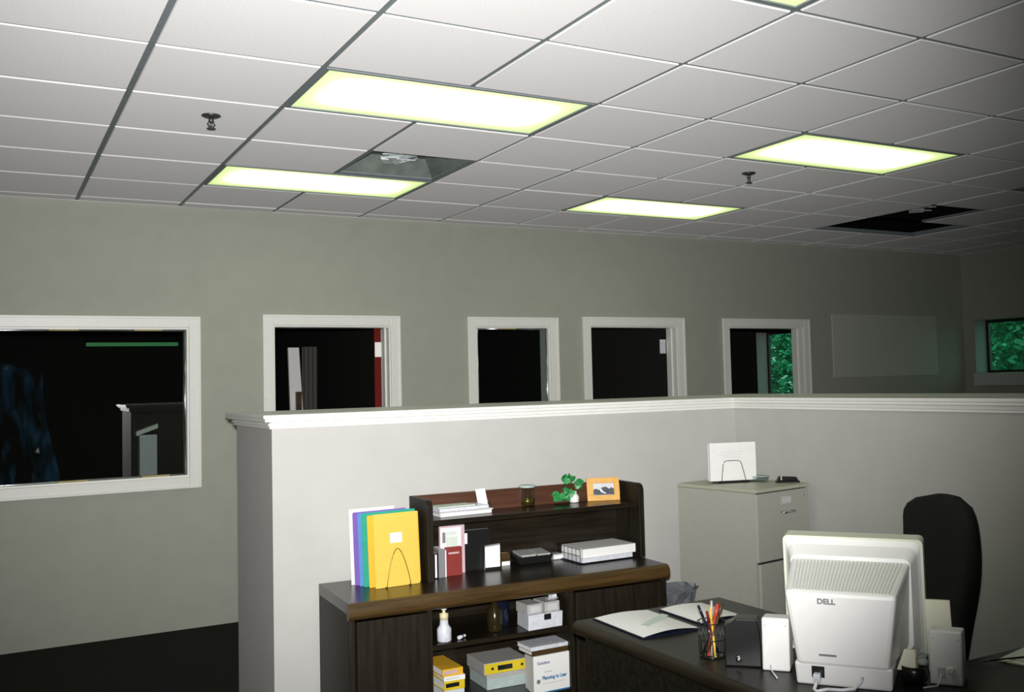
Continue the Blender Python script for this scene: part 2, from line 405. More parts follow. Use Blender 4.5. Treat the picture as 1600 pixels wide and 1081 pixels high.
# ---- casings
def casing(name, key, label, window, cw=0.072):
    x0, x1, z0, z1 = OP[key]
    mb = MB(); y0 = YW-0.018
    prof = [(0.0, y0+0.006), (cw*0.25, y0+0.006), (cw*0.3, y0+0.001), (cw*0.7, y0), (cw*0.78, y0+0.004), (cw, y0+0.004)]
    parts = MB()
    zb = z0-cw if window else 0.0
    parts.box(x0-cw, x0, y0, YW, zb, z1+cw, bev=0.003).box(x1, x1+cw, y0, YW, zb, z1+cw, bev=0.003).box(x0, x1, y0, YW, z1, z1+cw, bev=0.003)
    parts.box(x0-cw, x0-cw+0.016, y0-0.006, y0, zb, z1+cw, bev=0.002).box(x1+cw-0.016, x1+cw, y0-0.006, y0, zb, z1+cw, bev=0.002).box(x0-cw+0.016, x1+cw-0.016, y0-0.006, y0, z1+cw-0.016, z1+cw, bev=0.002)
    if window:
        parts.box(x0, x1, y0, YW, z0-cw, z0, bev=0.003).box(x0-cw+0.016, x1+cw-0.016, y0-0.006, y0, zb, zb+0.016, bev=0.002)
    o = parts.build(name, 'white_trim'); struct(o, label)
    jt = 0.012
    j = MB().box(x0, x0+jt, YW, YW+WT, z0, z1).box(x1-jt, x1, YW, YW+WT, z0, z1).box(x0+jt, x1-jt, YW, YW+WT, z1-jt, z1)
    if window: j.box(x0+jt, x1-jt, YW, YW+WT, z0, z0+jt)
    else: j.box(x0+jt, x0+jt+0.012, YW+0.06, YW+0.1, z0, z1-jt).box(x1-jt-0.012, x1-jt, YW+0.06, YW+0.1, z0, z1-jt)
    j.build('jamb', 'white_trim', o)
    return o
wA = casing('window_1', 'w1', 'wide interior window with white casing in back wall', True)
dA = casing('door_1', 'd1', 'open doorway with white casing and red door edge inside', False)
wB = casing('window_2', 'w2', 'narrow interior window with white casing', True)
dB = casing('door_2', 'd2', 'dark open doorway with white casing beside the narrow window', False)
dC = casing('door_3', 'd3', 'doorway with white casing through which green daylight shows', False)
def glaze(o, key, tilt=0.0):
    x0, x1, z0, z1 = OP[key]; jt = 0.012; fr = 0.016; yg = YW+0.022
    fm = MB()
    def bar(p, q, r=0.008): fm.tube([p, q], r, 10)
    xa, xb, za, zb = x0+jt+0.008, x1-jt-0.008, z0+jt+0.006, z1-jt-0.006
    bar((xa, yg, za), (xa, yg, zb)); bar((xb, yg, za), (xb, yg, zb)); bar((xa, yg, za), (xb, yg, za), 0.006); bar((xa, yg, zb), (xb, yg, zb), 0.006)
    fm.build('metal_frame', 'brushed_alu', o)
    th = math.tan(tilt); xm = xb
    g = MB(); ya, yb = yg+0.004+(xb-xa)*th, yg+0.004
    g.hexa([(xa, ya, za), (xb, yb, za), (xb, yb+0.004, za), (xa, ya+0.004, za)], [(xa, ya, zb), (xb, yb, zb), (xb, yb+0.004, zb), (xa, ya+0.004, zb)])
    g.build('pane', 'pane', o)
glaze(wA, 'w1', math.radians(0.36)); glaze(wB, 'w2')
def shim(o, x, z, w_):
    MB().box(x-w_/2, x+w_/2, YW+0.004, YW+0.028, z-0.006, z+0.006, bev=0.002).build('glazing_shim', 'tan_shim', o)
for (x, z) in ((-0.07, 1.93), (0.42, 1.93), (-0.02, 0.992), (0.46, 0.992)): shim(wA, x, z, 0.17)
shim(wB, 3.02, 1.95, 0.15)

# ---- right wall window with deep sill and the corner office window
def ext_window(name, rw, label):
    y0, y1, z0, z1 = rw
    o = MB().box(XR+RT-0.06, XR+RT-0.02, y0, y0+0.03, z0, z1).box(XR+RT-0.06, XR+RT-0.02, y1-0.03, y1, z0, z1).box(XR+RT-0.06, XR+RT-0.02, y0+0.03, y1-0.03, z0, z0+0.03).box(XR+RT-0.06, XR+RT-0.02, y0+0.03, y1-0.03, z1-0.03, z1).build(name, 'black_plastic')
    struct(o, label)
    MB().box(XR+RT-0.044, XR+RT-0.040, y0+0.03, y1-0.03, z0+0.03, z1-0.03).build('pane', 'clear_glass', o)
    MB().box(XR-0.03, XR+RT-0.06, y0-0.01, y1+0.01, z0-0.125, z0+0.004, bev=0.006).build('window_sill', 'sill_white', o)
    MB().box(XR+0.002, XR+RT-0.061, y1-0.002, y1-0.0005, z0+0.005, z1).build('reveal', 'grey_paint', o)
    return o
ext_window('window_3', RW, 'outside window with green trees beyond in the right wall')
ext_window('window_4', RW2, 'office window with green trees beyond, seen through doorway')

# ---- outdoors
struct(MB().box(XR+RT, 60, -30, 40, -0.5, -0.3).build('ground', 'lawn'), 'grass outside')
def tree(x, y, h, r, label):
    t = thing('tree', label, 'tree', (x, y, -0.3), 0, 'trees outside the windows')
    MB().tube([(0, 0, 0), (0.05, 0.03, h*0.3), (-0.03, 0.05, h*0.55)], 0.11, 8).build('trunk', 'bark', t)
    c = MB()
    for k in range(13000):
        a = random.uniform(0, 2*PI); q = random.random()**0.45; ph = random.uniform(-1, 1)
        rad = r*q*math.sqrt(1-ph*ph*0.9)
        p = Vector((rad*math.cos(a), rad*math.sin(a), h*0.52+h*0.46*ph*q))
        s_ = random.uniform(0.05, 0.11); e1 = Vector((random.gauss(0, 1), random.gauss(0, 1), random.gauss(0, 1))).normalized(); e2 = e1.orthogonal().normalized()
        c.add([p-s_*e1, p+s_*0.5*e2, p+s_*e1, p-s_*0.5*e2], [(0, 1, 2, 3)])
    cr_ = c.build('crown', 'foliage', t); cr_['kind'] = 'stuff'
for (x, y, h, r, lb) in ((13.4, 5.8, 5.2, 2.0, 'leafy green tree filling the right wall window'), (13.6, 11.0, 5.0, 2.0, 'leafy green tree seen through the corner office window'),
                         (18.2, 8.6, 6.5, 2.4, 'taller green tree farther off between the two nearer trees')):
    tree(x, y, h, r, lb)

# ================================================================== CEILING THINGS
def troffer(u, v, label):
    t = thing('ceiling_light', label, 'light', ((u+1)*T, (v+0.5)*T, ZC), 0, 'fluorescent ceiling lights')
    x, y = T-0.012, T/2-0.012
    MB().box(-x, x, -y, -y+0.014, 0, 0.02).box(-x, x, y-0.014, y, 0, 0.02).box(-x, -x+0.014, -y+0.014, y-0.014, 0, 0.02).box(x-0.014, x, -y+0.014, y-0.014, 0, 0.02).build('frame', 'grid_metal', t)
    MB().box(-x+0.014, x-0.014, -y+0.014, y-0.014, 0.006, 0.010).build('diffuser', 'lamp_lens', t)
    MB().hexa([(-x, -y, 0.021), (x, -y, 0.021), (x, y, 0.021), (-x, y, 0.021)], [(-x, -y*0.6, 0.11), (x, -y*0.6, 0.11), (x, y*0.6, 0.11), (-x, y*0.6, 0.11)]).build('housing', 'galvanised', t)
for (u, v), lb in zip(FIX, ('lit fluorescent panel, largest and nearest in view at upper left', 'lit fluorescent panel by the back wall beside the open square vent',
                            'lit fluorescent panel at right, nearest the right ceiling sprinkler', 'lit fluorescent panel by the back wall, right of centre',
                            'lit fluorescent panel cut by the top edge of the picture')):
    troffer(u, v, lb)
def sprinkler(x, y, label):
    t = thing('sprinkler', label, 'sprinkler', (x, y, ZC), 0.4, 'ceiling sprinkler heads')
    MB().lathe([(0.012, 0.002), (0.040, 0.0), (0.042, -0.004), (0.030, -0.010), (0.012, -0.012)], 24).build('escutcheon', 'sprinkler_metal', t)
    MB().lathe([(0.011, -0.012), (0.011, -0.03), (0.006, -0.032), (0.004, -0.055), (0.006, -0.058)], 12).build('body', 'sprinkler_metal', t)
    MB().tube([(0.010, 0, -0.026), (0.018, 0, -0.04), (0.004, 0, -0.058)], 0.003).tube([(-0.010, 0, -0.026), (-0.018, 0, -0.04), (-0.004, 0, -0.058)], 0.003).build('yoke', 'sprinkler_metal', t)
    MB().lathe([(0.004, -0.057), (0.019, -0.058), (0.019, -0.060), (0.004, -0.062)], 16).build('deflector', 'sprinkler_metal', t)
sprinkler(0.591*T, 1.40*T, 'small dark sprinkler head on ceiling left of the largest light')
sprinkler(5.635*T, 1.42*T, 'small dark sprinkler head on ceiling between the two right lights')
def vent(u, v, label, seed, pmat='pan_grey', rims=(0, 1, 2, 3)):
    rnd = random.Random(seed)
    t = thing('open_vent', label, 'vent', ((u+0.5)*T, (v+0.5)*T, ZC+0.012), 0, 'open vent boxes in the ceiling')
    a, b, h = T/2-0.014, T/2-0.09, 0.10
    pan = MB()
    for k in range(4):
        R = Matrix.Rotation(k*PI/2, 3, 'Z')
        pan.add([R @ Vector(p) for p in ((-a, -a, 0), (a, -a, 0), (b, -b, h), (-b, -b, h))], [(0, 1, 2, 3)])
    pan.add([(-b, -b, h), (b, -b, h), (b, b, h), (-b, b, h)], [(0, 1, 2, 3)])
    pan.build('pan', pmat, t)
    for k in rims:
        R = Matrix.Rotation(k*PI/2, 4, 'Z')
        MB().box(-a, a, -a, -a+0.012, -0.004, 0.006, mat=R).build('rim', 'grid_metal', t)
    f = MB()
    for k in range(9):
        x0, y0 = rnd.uniform(-0.13, 0.09), rnd.uniform(0.0, 0.15); R = Matrix.Translation((x0, y0, 0.035+0.004*k)) @ Matrix.Rotation(rnd.uniform(0, 3), 4, 'Z') @ Matrix.Rotation(rnd.uniform(-0.5, 0.5), 4, 'X')
        f.box(-0.055, 0.055, -0.022, 0.022, -0.004, 0.004, mat=R, bev=0.002)
    f.build('damper', 'foil', t)['kind'] = 'stuff'
    MB().lathe([(0.06, h), (0.065, 0.055), (0.05, 0.05), (0.02, 0.06)], 16, (-0.02, 0.08, 0)).build('collar', 'foil', t)
vent(2, 2, 'open square metal vent in ceiling touching the left back light', 3)
vent(9, 2, 'open square metal vent in the dark right part of the ceiling', 5, 'plenum_dark', (0, 1, 3))

# ================================================================== BACK WALL AND OFFICES
b_ = MB().box(6.45, 7.90, YW-0.012, YW, 1.50, 2.10, bev=0.003).build('wall_light_patch', 'light_patch_paint')  # thin panel whose paler colour stands in for bounced flash light
tag(b_, 'pale panel painted as bounced flash light on the dim back wall right of the doorways', 'board')
d = thing('red_door', 'dark red door standing open inside the left doorway', 'door', (2.035, YW+WT+0.03, 0), math.radians(-20.5))
MB().box(-0.035, 0.012, 0, 0.8, 0.01, 1.955).build('slab', 'rust_red', d)
MB().box(0.013, 0.045, 0.02, 0.06, 0, 1.95).build('hinge_stile', 'grey_paint', d)
MB().box(-0.032, 0.018, -0.006, -0.0005, 1.745, 1.855, bev=0.002).build('latch_plate', 'white_plastic', d)
q = thing('note_card', 'small pale card fixed inside the middle doorway edge', 'card', (4.60, YW+WT+0.012, 1.75))
MB().box(-0.035, 0.025, -0.004, 0.0, 0, 0.12).build('card', 'lotion_white', q)
MB().box(-0.035, 0.025, -0.006, -0.004, 0.10, 0.12).build('clip', 'white_plastic', q)
# things standing in the dim office behind the left doorway
lp = thing('leaning_board', 'white board leaning in the dark left doorway', 'board', (1.775, 4.6, 0.0))
MB().hexa([(-0.04, 0, 0), (0.10, 0, 0), (0.10, 0.03, 0), (-0.04, 0.03, 0)], [(-0.06, 0.1, 1.87), (0.03, 0.1, 1.87), (0.03, 0.13, 1.87), (-0.06, 0.13, 1.87)]).build('face', 'paper', lp)
MB().box(-0.015, 0.03, 0.03, 0.062, 1.1, 1.5).build('brown_patch', 'walnut_edge', lp)
cu = MB().grid(lambda a, b: (1.84+0.13*a+0.02*b, 4.8+0.035*math.sin(a*22), 1.88*b), 40, 6)
tag(cu.build('curtain', 'curtain_grey'), 'hanging grey curtain beside the leaning white board in left doorway', 'curtain')
# solid stub added for the partition end's reflection in the wide window
hw = thing('partition_reflection', 'pale stub with slanted white top built as the partition end reflected in the wide window', 'partition_reflection', (0.55, 4.6, -0.06))
MB().box(-0.01, 0.115, 0, 0.1, 0.06, 1.26).build('reflection_shaft', 'lotion_white', hw)
MB().hexa([(-0.035, -0.02, 1.255), (0.12, -0.02, 1.31), (0.12, 0.12, 1.31), (-0.035, 0.12, 1.255)], [(-0.035, -0.02, 1.29), (0.12, -0.02, 1.345), (0.12, 0.12, 1.345), (-0.035, 0.12, 1.29)]).build('reflection_top', 'white_trim', hw)
bf = MB().grid(lambda a, b: (-1.1+1.0*a+0.06*math.sin(5*b), 3.75+0.07*math.sin(11*a+5*b)+0.05*math.sin(29*a-9*b)+0.03*math.sin(17*b+40*a), 0.35+1.65*b*(1-0.2*a)), 34, 34, smooth=False)
tag(bf.build('blue_reflection', 'reflection_film'), 'crumpled blue film added as bluish reflections in the wide window', 'blue reflection')  # crumpled film added to imitate bluish reflections in the pane
sl = thing('reflection_strip', 'dim green bar added as the reflection of a ceiling light in the wide window', 'light', (1.02, 8.9, 2.085))  # added glowing bar, imitates a fixture reflected in the pane
MB().box(-0.5, 0.5, -0.02, 0.02, -0.022, 0.022, bev=0.008).build('tube', 'reflection_glow', sl)  # glowing bar of the imitated reflection
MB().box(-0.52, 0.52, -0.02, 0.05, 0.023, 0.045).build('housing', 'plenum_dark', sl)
for x in (-0.5, 0.48): MB().box(x, x+0.02, -0.01, 0.01, 0.046, 0.65).build('reflection_hanger', 'plenum_dark', sl)

# ================================================================== CREDENZA AND HUTCH
CA = math.radians(-2.5); CX, CY = 0.712, 0.512
def cr(u, d_, z=0.0):
    return (CX+u*math.cos(CA)+d_*math.sin(CA), CY+u*math.sin(CA)-d_*math.cos(CA), z)
def crw(X, Y):            # world -> local along/depth
    dx, dy = X-CX, Y-CY
    return dx*math.cos(CA)+dy*math.sin(CA), -(-dx*math.sin(CA)+dy*math.cos(CA))
ZT = 0.72; CW = 1.43; CDP = 0.47
c = thing('credenza', 'dark walnut credenza with open shelves against grey partition', 'cabinet', (CX, CY, 0), CA)
MB().box(0, 0.025, -0.445, 0, 0, 0.675, bev=0.003).build('side_panel', 'walnut_upright', c)
MB().box(CW-0.025, CW, -0.445, 0, 0, 0.675, bev=0.003).build('side_panel', 'walnut_upright', c)
MB().box(0, CW, -0.435, 0, 0.676, ZT).build('top', 'walnut', c)
ed = [(-0.435, 0.655)]+[(-0.445-0.027*math.cos(math.radians(a)), 0.6875+0.0325*math.sin(math.radians(a))) for a in range(-90, 91, 15)]+[(-0.435, 0.72)]
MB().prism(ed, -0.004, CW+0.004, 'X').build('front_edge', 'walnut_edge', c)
MB().box(0.025, CW-0.025, -0.012, -0.001, 0.05, 0.675).build('back_panel', 'walnut', c)
for x in (0.325, 0.955): MB().box(x-0.010, x+0.010, -0.44, -0.013, 0.05, 0.675).build('divider', 'walnut_upright', c)
MB().box(0.336, 0.944, -0.42, -0.013, 0.49, 0.51).build('shelf', 'walnut', c)
MB().box(0.336, 0.944, -0.42, -0.013, 0.23, 0.25).build('shelf', 'walnut', c)
MB().box(0.026, CW-0.026, -0.43, -0.013, 0.03, 0.05).build('bottom_panel', 'walnut', c)
for (x0, x1) in ((0.028, 0.313), (0.967, CW-0.028)):
    dr = MB().box(x0, x1, -0.462, -0.446, 0.06, 0.65, bev=0.003).build('door', 'walnut_upright', c)
    MB().box(x0+0.05, x1-0.05, -0.466, -0.462, 0.12, 0.59, bev=0.0015).build('panel', 'walnut_upright', dr)
# hutch on top
HX0, HX1, HD, HT = 0.395, 1.455, 0.225, 0.335
h = thing('hutch', 'dark walnut desk hutch with one shelf on the credenza', 'shelf', cr(0, 0.015, ZT), CA)
sidep = [(0, 0), (-HD, 0), (-HD, HT-0.03)]+[(-HD+0.03-0.03*math.cos(math.radians(a)), HT-0.03+0.03*math.sin(math.radians(a))) for a in (20, 40, 60, 80, 90)]+[(0, HT)]
for x in (HX0, HX1-0.026):
    MB().prism(sidep, x, x+0.026, 'X', bev=0.002).build('side_panel', 'walnut_upright', h)
MB().box(HX0+0.026, HX1-0.026, -0.014, 0, 0.0, 0.248).build('back_panel', 'walnut', h)
MB().box(HX0+0.026, HX1-0.026, -0.014, 0, 0.250, HT).build('gallery_rail', 'walnut_red', h)
MB().box(HX0+0.026, HX1-0.026, -HD+0.006, -0.015, 0.228, 0.250, bev=0.002).build('shelf', 'walnut', h)
ZS = ZT+0.250

def on_top(X, Y): return (X, Y, ZT)
# ---- upright folders in a wire sorter
def folder(name, label, X, Y, rz, w_, h_, mat, tilt, tab=None, z=ZT, group='coloured folders in the wire sorter'):
    t = thing(name, label, 'folder', (X, Y, z+0.001), rz, group)
    R = Matrix.Rotation(tilt, 4, 'X')
    f1 = MB().box(0, w_, 0.0, 0.002, 0, h_, mat=R).build('front_leaf', mat, t)
    MB().box(0.004, w_+0.004, 0.006, 0.008, 0.002, h_+0.006, mat=R).build('back_leaf', mat, t)
    MB().box(0.004, w_-0.002, 0.0022, 0.0058, 0.003, h_-0.008, mat=R).build('papers', 'paper', t)
    return t, R
FA = CA+math.radians(5)
fl_ = [('white_sheets', 'white sheets at the back of the upright folders', 0.815, 0.395, 'paper', 0.300, 0.20),
       ('folder', 'purple folder upright behind the blue one on credenza', 0.822, 0.372, 'purple_card', 0.290, 0.235),
       ('folder', 'blue folder upright between the purple and the green one', 0.834, 0.346, 'blue_card', 0.288, 0.235),
       ('folder', 'green folder upright behind the two yellow ones', 0.844, 0.320, 'green_card', 0.290, 0.235),
       ('folder', 'orange-yellow folder upright just behind the front yellow one', 0.856, 0.292, 'orange_card', 0.282, 0.225),
       ('folder', 'bright yellow folder with white label at the front of sorter', 0.870, 0.258, 'yellow_card', 0.288, 0.192)]
for i, (nm, lb, X, Y, mt, hh, ww) in enumerate(fl_):
    t, R = folder(nm, lb, X, Y, FA, ww, hh, mt, math.radians(-4))
lab = MB().box(0.070, 0.122, -0.0012, -0.0002, 0.175, 0.215, mat=R).build('label', 'paper', t)
MB().box(0.082, 0.110, -0.0018, -0.0012, 0.198, 0.2005, mat=R).build('pencil_line', 'pale_print', lab)
so = thing('wire_sorter', 'brass wire file sorter holding the coloured folders', 'file sorter', (0.870, 0.244, ZT), FA)
arch = [(0.045, 0, 0.004)]+[(0.094-0.049*(1-(k/12))**1.0*1.0, 0, 0.004+0.150*math.sin(k/12*PI/2)**0.8) for k in range(1, 12)]+[(0.094, 0, 0.156)]
arch = [(0.096-0.052*math.cos(a)*(1.0-0.35*math.sin(a)), 0.012*math.sin(a), 0.003+0.150*math.sin(a)) for a in [PI*k/24 for k in range(25)]]
MB().tube(arch, 0.0016, 6).build('front_hoop', 'wire_brass', so)
MB().tube([(p[0]-0.02, p[1]+0.175, p[2]) for p in arch], 0.0016, 6).build('rear_hoop', 'wire_brass', so)
MB().tube([(0.044, 0, 0.003), (0.024, 0.175, 0.003)], 0.0016).tube([(0.148, 0, 0.003), (0.128, 0.175, 0.003)], 0.0016).build('base_wires', 'wire_brass', so)

# ---- books and cards in the hutch bay
def book(name, label, X, Y, rz, w_, d_, h_, mat, z=ZT, cat='book', group=None, lean=0.0):
    t = thing(name, label, cat, (X, Y, z+0.0005), rz, group)
    R = Matrix.Rotation(lean, 4, 'X')
    MB().box(0, w_, 0, 0.002, 0, h_, mat=R).box(0, w_, d_-0.002, d_, 0, h_, mat=R).box(0, 0.002, 0.002, d_-0.002, 0, h_, mat=R).build('cover', mat, t)
    MB().box(0.0025, w_-0.003, 0.0025, d_-0.0025, 0.002, h_-0.003, mat=R).build('pages', 'paper', t)
    return t
gb = 'small books and cards in the hutch bay'
t = book('notebook', 'narrow black and white ribbed booklet at the left of the hutch bay', 1.140, 0.310, CA, 0.026, 0.10, 0.105, 'black_plastic', group=gb)
MB().box(0.010, 0.018, -0.001, 0, 0.004, 0.10).build('spine_stripe', 'paper', t)
t = book('notebook', 'dark grey booklet with pale edge beside the ribbed booklet', 1.170, 0.318, CA, 0.035, 0.09, 0.118, 'grey_print', group=gb)
MB().box(0.030, 0.0345, -0.001, 0, 0.0, 0.112).build('pale_edge', 'paper', t)
t = book('small_book', 'dark red pocket book standing in front of the pink card', 1.209, 0.330, CA, 0.074, 0.018, 0.120, 'red_card', group=gb)
MB().box(0.012, 0.060, -0.0012, -0.0002, 0.092, 0.099).build('title_band', 'pink_card', t)
t = book('picture_card', 'tall white and pink card behind the dark red book', 1.198, 0.368, CA, 0.115, 0.012, 0.205, 'pink_card', cat='card', group=gb)
MB().box(0.004, 0.098, -0.001, 0, 0.0, 0.198).build('white_face', 'paper', t)
MB().box(0.012, 0.026, -0.002, -0.001, 0.135, 0.180).build('dark_strip', 'grey_print', t)
MB().box(0.024, 0.080, -0.002, -0.001, 0.165, 0.182).build('green_strip', 'paper_green', t)
MB().box(0.028, 0.082, -0.002, -0.001, 0.118, 0.160).build('printed_patch', 'paper_green', t)
t = book('binder', 'black binder with white tab leaning in the hutch bay', 1.322, 0.385, CA, 0.125, 0.035, 0.175, 'black_plastic', cat='binder', group=gb)
MB().box(-0.020, 0.012, -0.004, -0.001, 0.118, 0.164).build('white_tab', 'paper', t)
t = thing('card_stack', 'stack of white cards standing before the black binder', 'cards', (1.402, 0.345, ZT+0.0005), CA-0.08)
MB().hexa([(0, 0, 0), (0.068, 0, 0), (0.072, 0.03, 0), (0.004, 0.03, 0)], [(0.004, 0.016, 0.098), (0.074, 0.016, 0.103), (0.082, 0.04, 0.106), (0.012, 0.04, 0.101)]).build('cards', 'paper', t)
MB().hexa([(-0.004, -0.004, 0), (0.07, -0.004, 0), (0.07, -0.001, 0), (-0.004, -0.001, 0)], [(0.0, -0.002, 0.012), (0.07, -0.002, 0.012), (0.07, 0.001, 0.012), (0, 0.001, 0.012)]).build('holder_lip', 'black_plastic', t)
t = book('ink_box', 'tiny brown and white box beside the white card stack', 1.508, 0.40, CA, 0.042, 0.03, 0.055, 'walnut_edge', cat='box', group=None)
MB().box(0.001, 0.041, -0.001, 0, 0.0, 0.018).build('white_base', 'paper', t)
# low dark tray between
t = thing('desk_tray', 'low dark tray holding grey papers in the middle of hutch bay', 'tray', (1.58, 0.36, ZT+0.0005), CA)
MB().hexa([(0, 0, 0), (0.15, 0, 0), (0.15, 0.10, 0), (0, 0.10, 0)], [(-0.02, -0.01, 0.035), (0.165, -0.01, 0.035), (0.165, 0.11, 0.05), (-0.02, 0.11, 0.05)], bev=0.004).build('tray', 'black_plastic', t)
MB().box(0.005, 0.075, -0.006, 0.09, 0.037, 0.045, mat=Matrix.Rotation(0.1, 4, 'X')).build('papers', 'box_grey', t)
MB().box(0.083, 0.148, -0.006, 0.09, 0.037, 0.044, mat=Matrix.Rotation(0.1, 4, 'X')).build('papers', 'box_grey', t)
t = thing('slip_box', 'small pale slip box between dark tray and wire tray', 'box', (1.765, 0.385, ZT+0.0005), CA)
MB().box(0, 0.05, 0, 0.05, 0, 0.026, bev=0.002).build('body', 'box_grey', t); MB().box(0.004, 0.046, -0.001, 0, 0.004, 0.020).build('label', 'paper', t)
# wire letter tray with paper
def wire_tray(X, Y, rz, w_, d_, h_, label):
    t = thing('letter_tray', label, 'tray', (X, Y, ZT), rz)
    for z in (0.004, h_*0.55, h_):
        MB().tube([(0, 0, z), (0, d_, z), (w_, d_, z), (w_, 0, z)], 0.0017).build('wire_rail', 'wire_dark', t)
    for x in (0, w_):
        for k in range(7):
            y = d_*k/6; MB().tube([(x, y, 0.004), (x, y, h_)], 0.0013, 5).build('wire_upright', 'wire_dark', t)
    for k in range(5):
        y = d_*(k+0.5)/5; MB().tube([(0, y, 0.004), (w_, y, 0.004)], 0.0013, 5).build('wire_rung', 'wire_dark', t)
    return t
wire_tray(1.806, 0.215, CA+math.radians(3), 0.305, 0.205, 0.066, 'black wire letter tray at the right of the hutch bay')
pp = thing('paper_stack', 'thick stack of white paper in the black wire tray', 'papers', (1.822, 0.207, ZT+0.006), CA+math.radians(3))
MB().box(-0.008, 0.262, 0, 0.19, 0, 0.019, bev=0.001).build('lower_sheets', 'lotion_white', pp)
MB().box(0.0, 0.285, 0.008, 0.195, 0.0195, 0.058, bev=0.001).build('upper_sheets', 'paper', pp)

# ---- on the hutch shelf
t = thing('paper_tray', 'flat pile of pale sheets on the hutch shelf at left', 'papers', (1.186, 0.345, ZS+0.001), CA+math.radians(4))
MB().box(0, 0.245, -0.02, 0.125, 0, 0.014, bev=0.001).build('white_sheets', 'paper', t)
MB().box(-0.006, 0.25, -0.022, 0.11, 0.0145, 0.020).build('folder_sheet', 'pale_print', t)
MB().box(0.0, 0.235, -0.012, 0.12, 0.0205, 0.034, bev=0.001).build('upper_sheets', 'lotion_white', t)
MB().box(0.006, 0.18, 0.012, 0.13, 0.0345, 0.038).build('green_sheet', 'paper_green', t)
t = thing('note_card', 'upright white note card behind the sheet pile on hutch shelf', 'card', (1.408, 0.435, ZS+0.001), CA)
MB().hexa([(0.012, 0, 0), (0.060, 0, 0), (0.060, 0.002, 0), (0.012, 0.002, 0)], [(0.0, 0.012, 0.092), (0.046, 0.012, 0.095), (0.046, 0.014, 0.095), (0, 0.014, 0.092)]).build('card', 'paper', t)
MB().box(0.010, 0.062, -0.004, 0.012, 0, 0.006).build('holder', 'clear_glass', t)
t = thing('pen_cone', 'small clear plastic cone beside the note card on hutch shelf', 'stand', (1.452, 0.40, ZS+0.001))
MB().lathe([(0.015, 0), (0.012, 0.02), (0.003, 0.05)], 12).build('cone', 'clear_glass', t)
MB().lathe([(0.018, -0.0005), (0.018, 0.003)], 12).build('foot', 'clear_glass', t)
t = thing('glass_jar', 'clear glass jar half filled on the hutch shelf', 'jar', (1.668, 0.440, ZS+0.001))
MB().lathe([(0.030, 0.0), (0.034, 0.004), (0.0345, 0.065), (0.030, 0.074), (0.030, 0.080), (0.035, 0.082), (0.035, 0.094), (0.031, 0.095), (0.0285, 0.080), (0.0285, 0.073), (0.032, 0.064), (0.0315, 0.006)], 28).build('glass', 'clear_glass', t)
MB().lathe([(0.0305, 0.006), (0.031, 0.036), (0.010, 0.037)], 24).build('contents', 'wire_brass', t)
MB().lathe([(0.0352, 0.083), (0.037, 0.085), (0.037, 0.092), (0.0352, 0.093)], 24).build('rim_band', 'box_teal', t)
# plant
pl = thing('potted_plant', 'trailing green plant in small white bottle beside the photo frame', 'plant', (1.872, 0.400, ZS+0.001))
MB().lathe([(0.019, 0), (0.023, 0.004), (0.023, 0.028), (0.012, 0.042), (0.012, 0.052)], 18, (0.022, 0, 0)).build('pot', 'white_plastic', pl)
rnd = random.Random(11)
stems = [[(0.022, 0, 0.05), (0.005, -0.01, 0.085), (-0.03, -0.015, 0.088), (-0.048, -0.02, 0.062), (-0.05, -0.02, 0.025)], [(0.022, 0, 0.05), (0.02, 0.0, 0.085), (0.0, 0, 0.098)], [(0.022, 0, 0.05), (0.030, -0.005, 0.075), (0.040, -0.01, 0.082)]]
sm = MB()
for st in stems: sm.tube(st, 0.002, 5)
sm.build('stem', 'wire_brass', pl)
def leaf_mesh():
    mb = MB()
    mb.add([(0, 0, 0), (0.5, 0.25, 0.08), (0.42, 0.72, 0.05), (0, 1, -0.15), (-0.42, 0.72, 0.05), (-0.5, 0.25, 0.08), (0, 0.5, -0.03)], [(0, 1, 6), (1, 2, 6), (2, 3, 6), (3, 4, 6), (4, 5, 6), (5, 0, 6)], True)
    me = bpy.data.meshes.new('leaf'); mb.bm.to_mesh(me); mb.bm.free(); me.materials.append(MATS['leaf_green']); return me
LM = leaf_mesh()
lc = []
for k in range(22): lc.append((rnd.gauss(-0.046, 0.026), rnd.gauss(-0.02, 0.010), abs(rnd.gauss(0.024, 0.014)), 0.031))
for k in range(12): lc.append((rnd.gauss(-0.008, 0.010), rnd.gauss(0, 0.008), rnd.gauss(0.090, 0.010), 0.034))
for k in range(7): lc.append((rnd.gauss(0.036, 0.010), rnd.gauss(-0.008, 0.006), rnd.gauss(0.080, 0.008), 0.028))
for k in range(5): lc.append((rnd.gauss(-0.025, 0.006), rnd.gauss(-0.015, 0.005), rnd.gauss(0.060, 0.012), 0.022))
for (x, y, z, s_) in lc:
    o = bpy.data.objects.new('leaf', LM); COL.objects.link(o); o.parent = pl; o.location = (x, y, max(z, 0.012)); o.scale = (s_, s_, s_)
    o.rotation_euler = (rnd.uniform(0.3, 1.9), rnd.uniform(-0.5, 0.5), rnd.uniform(-1.2, 4.2))
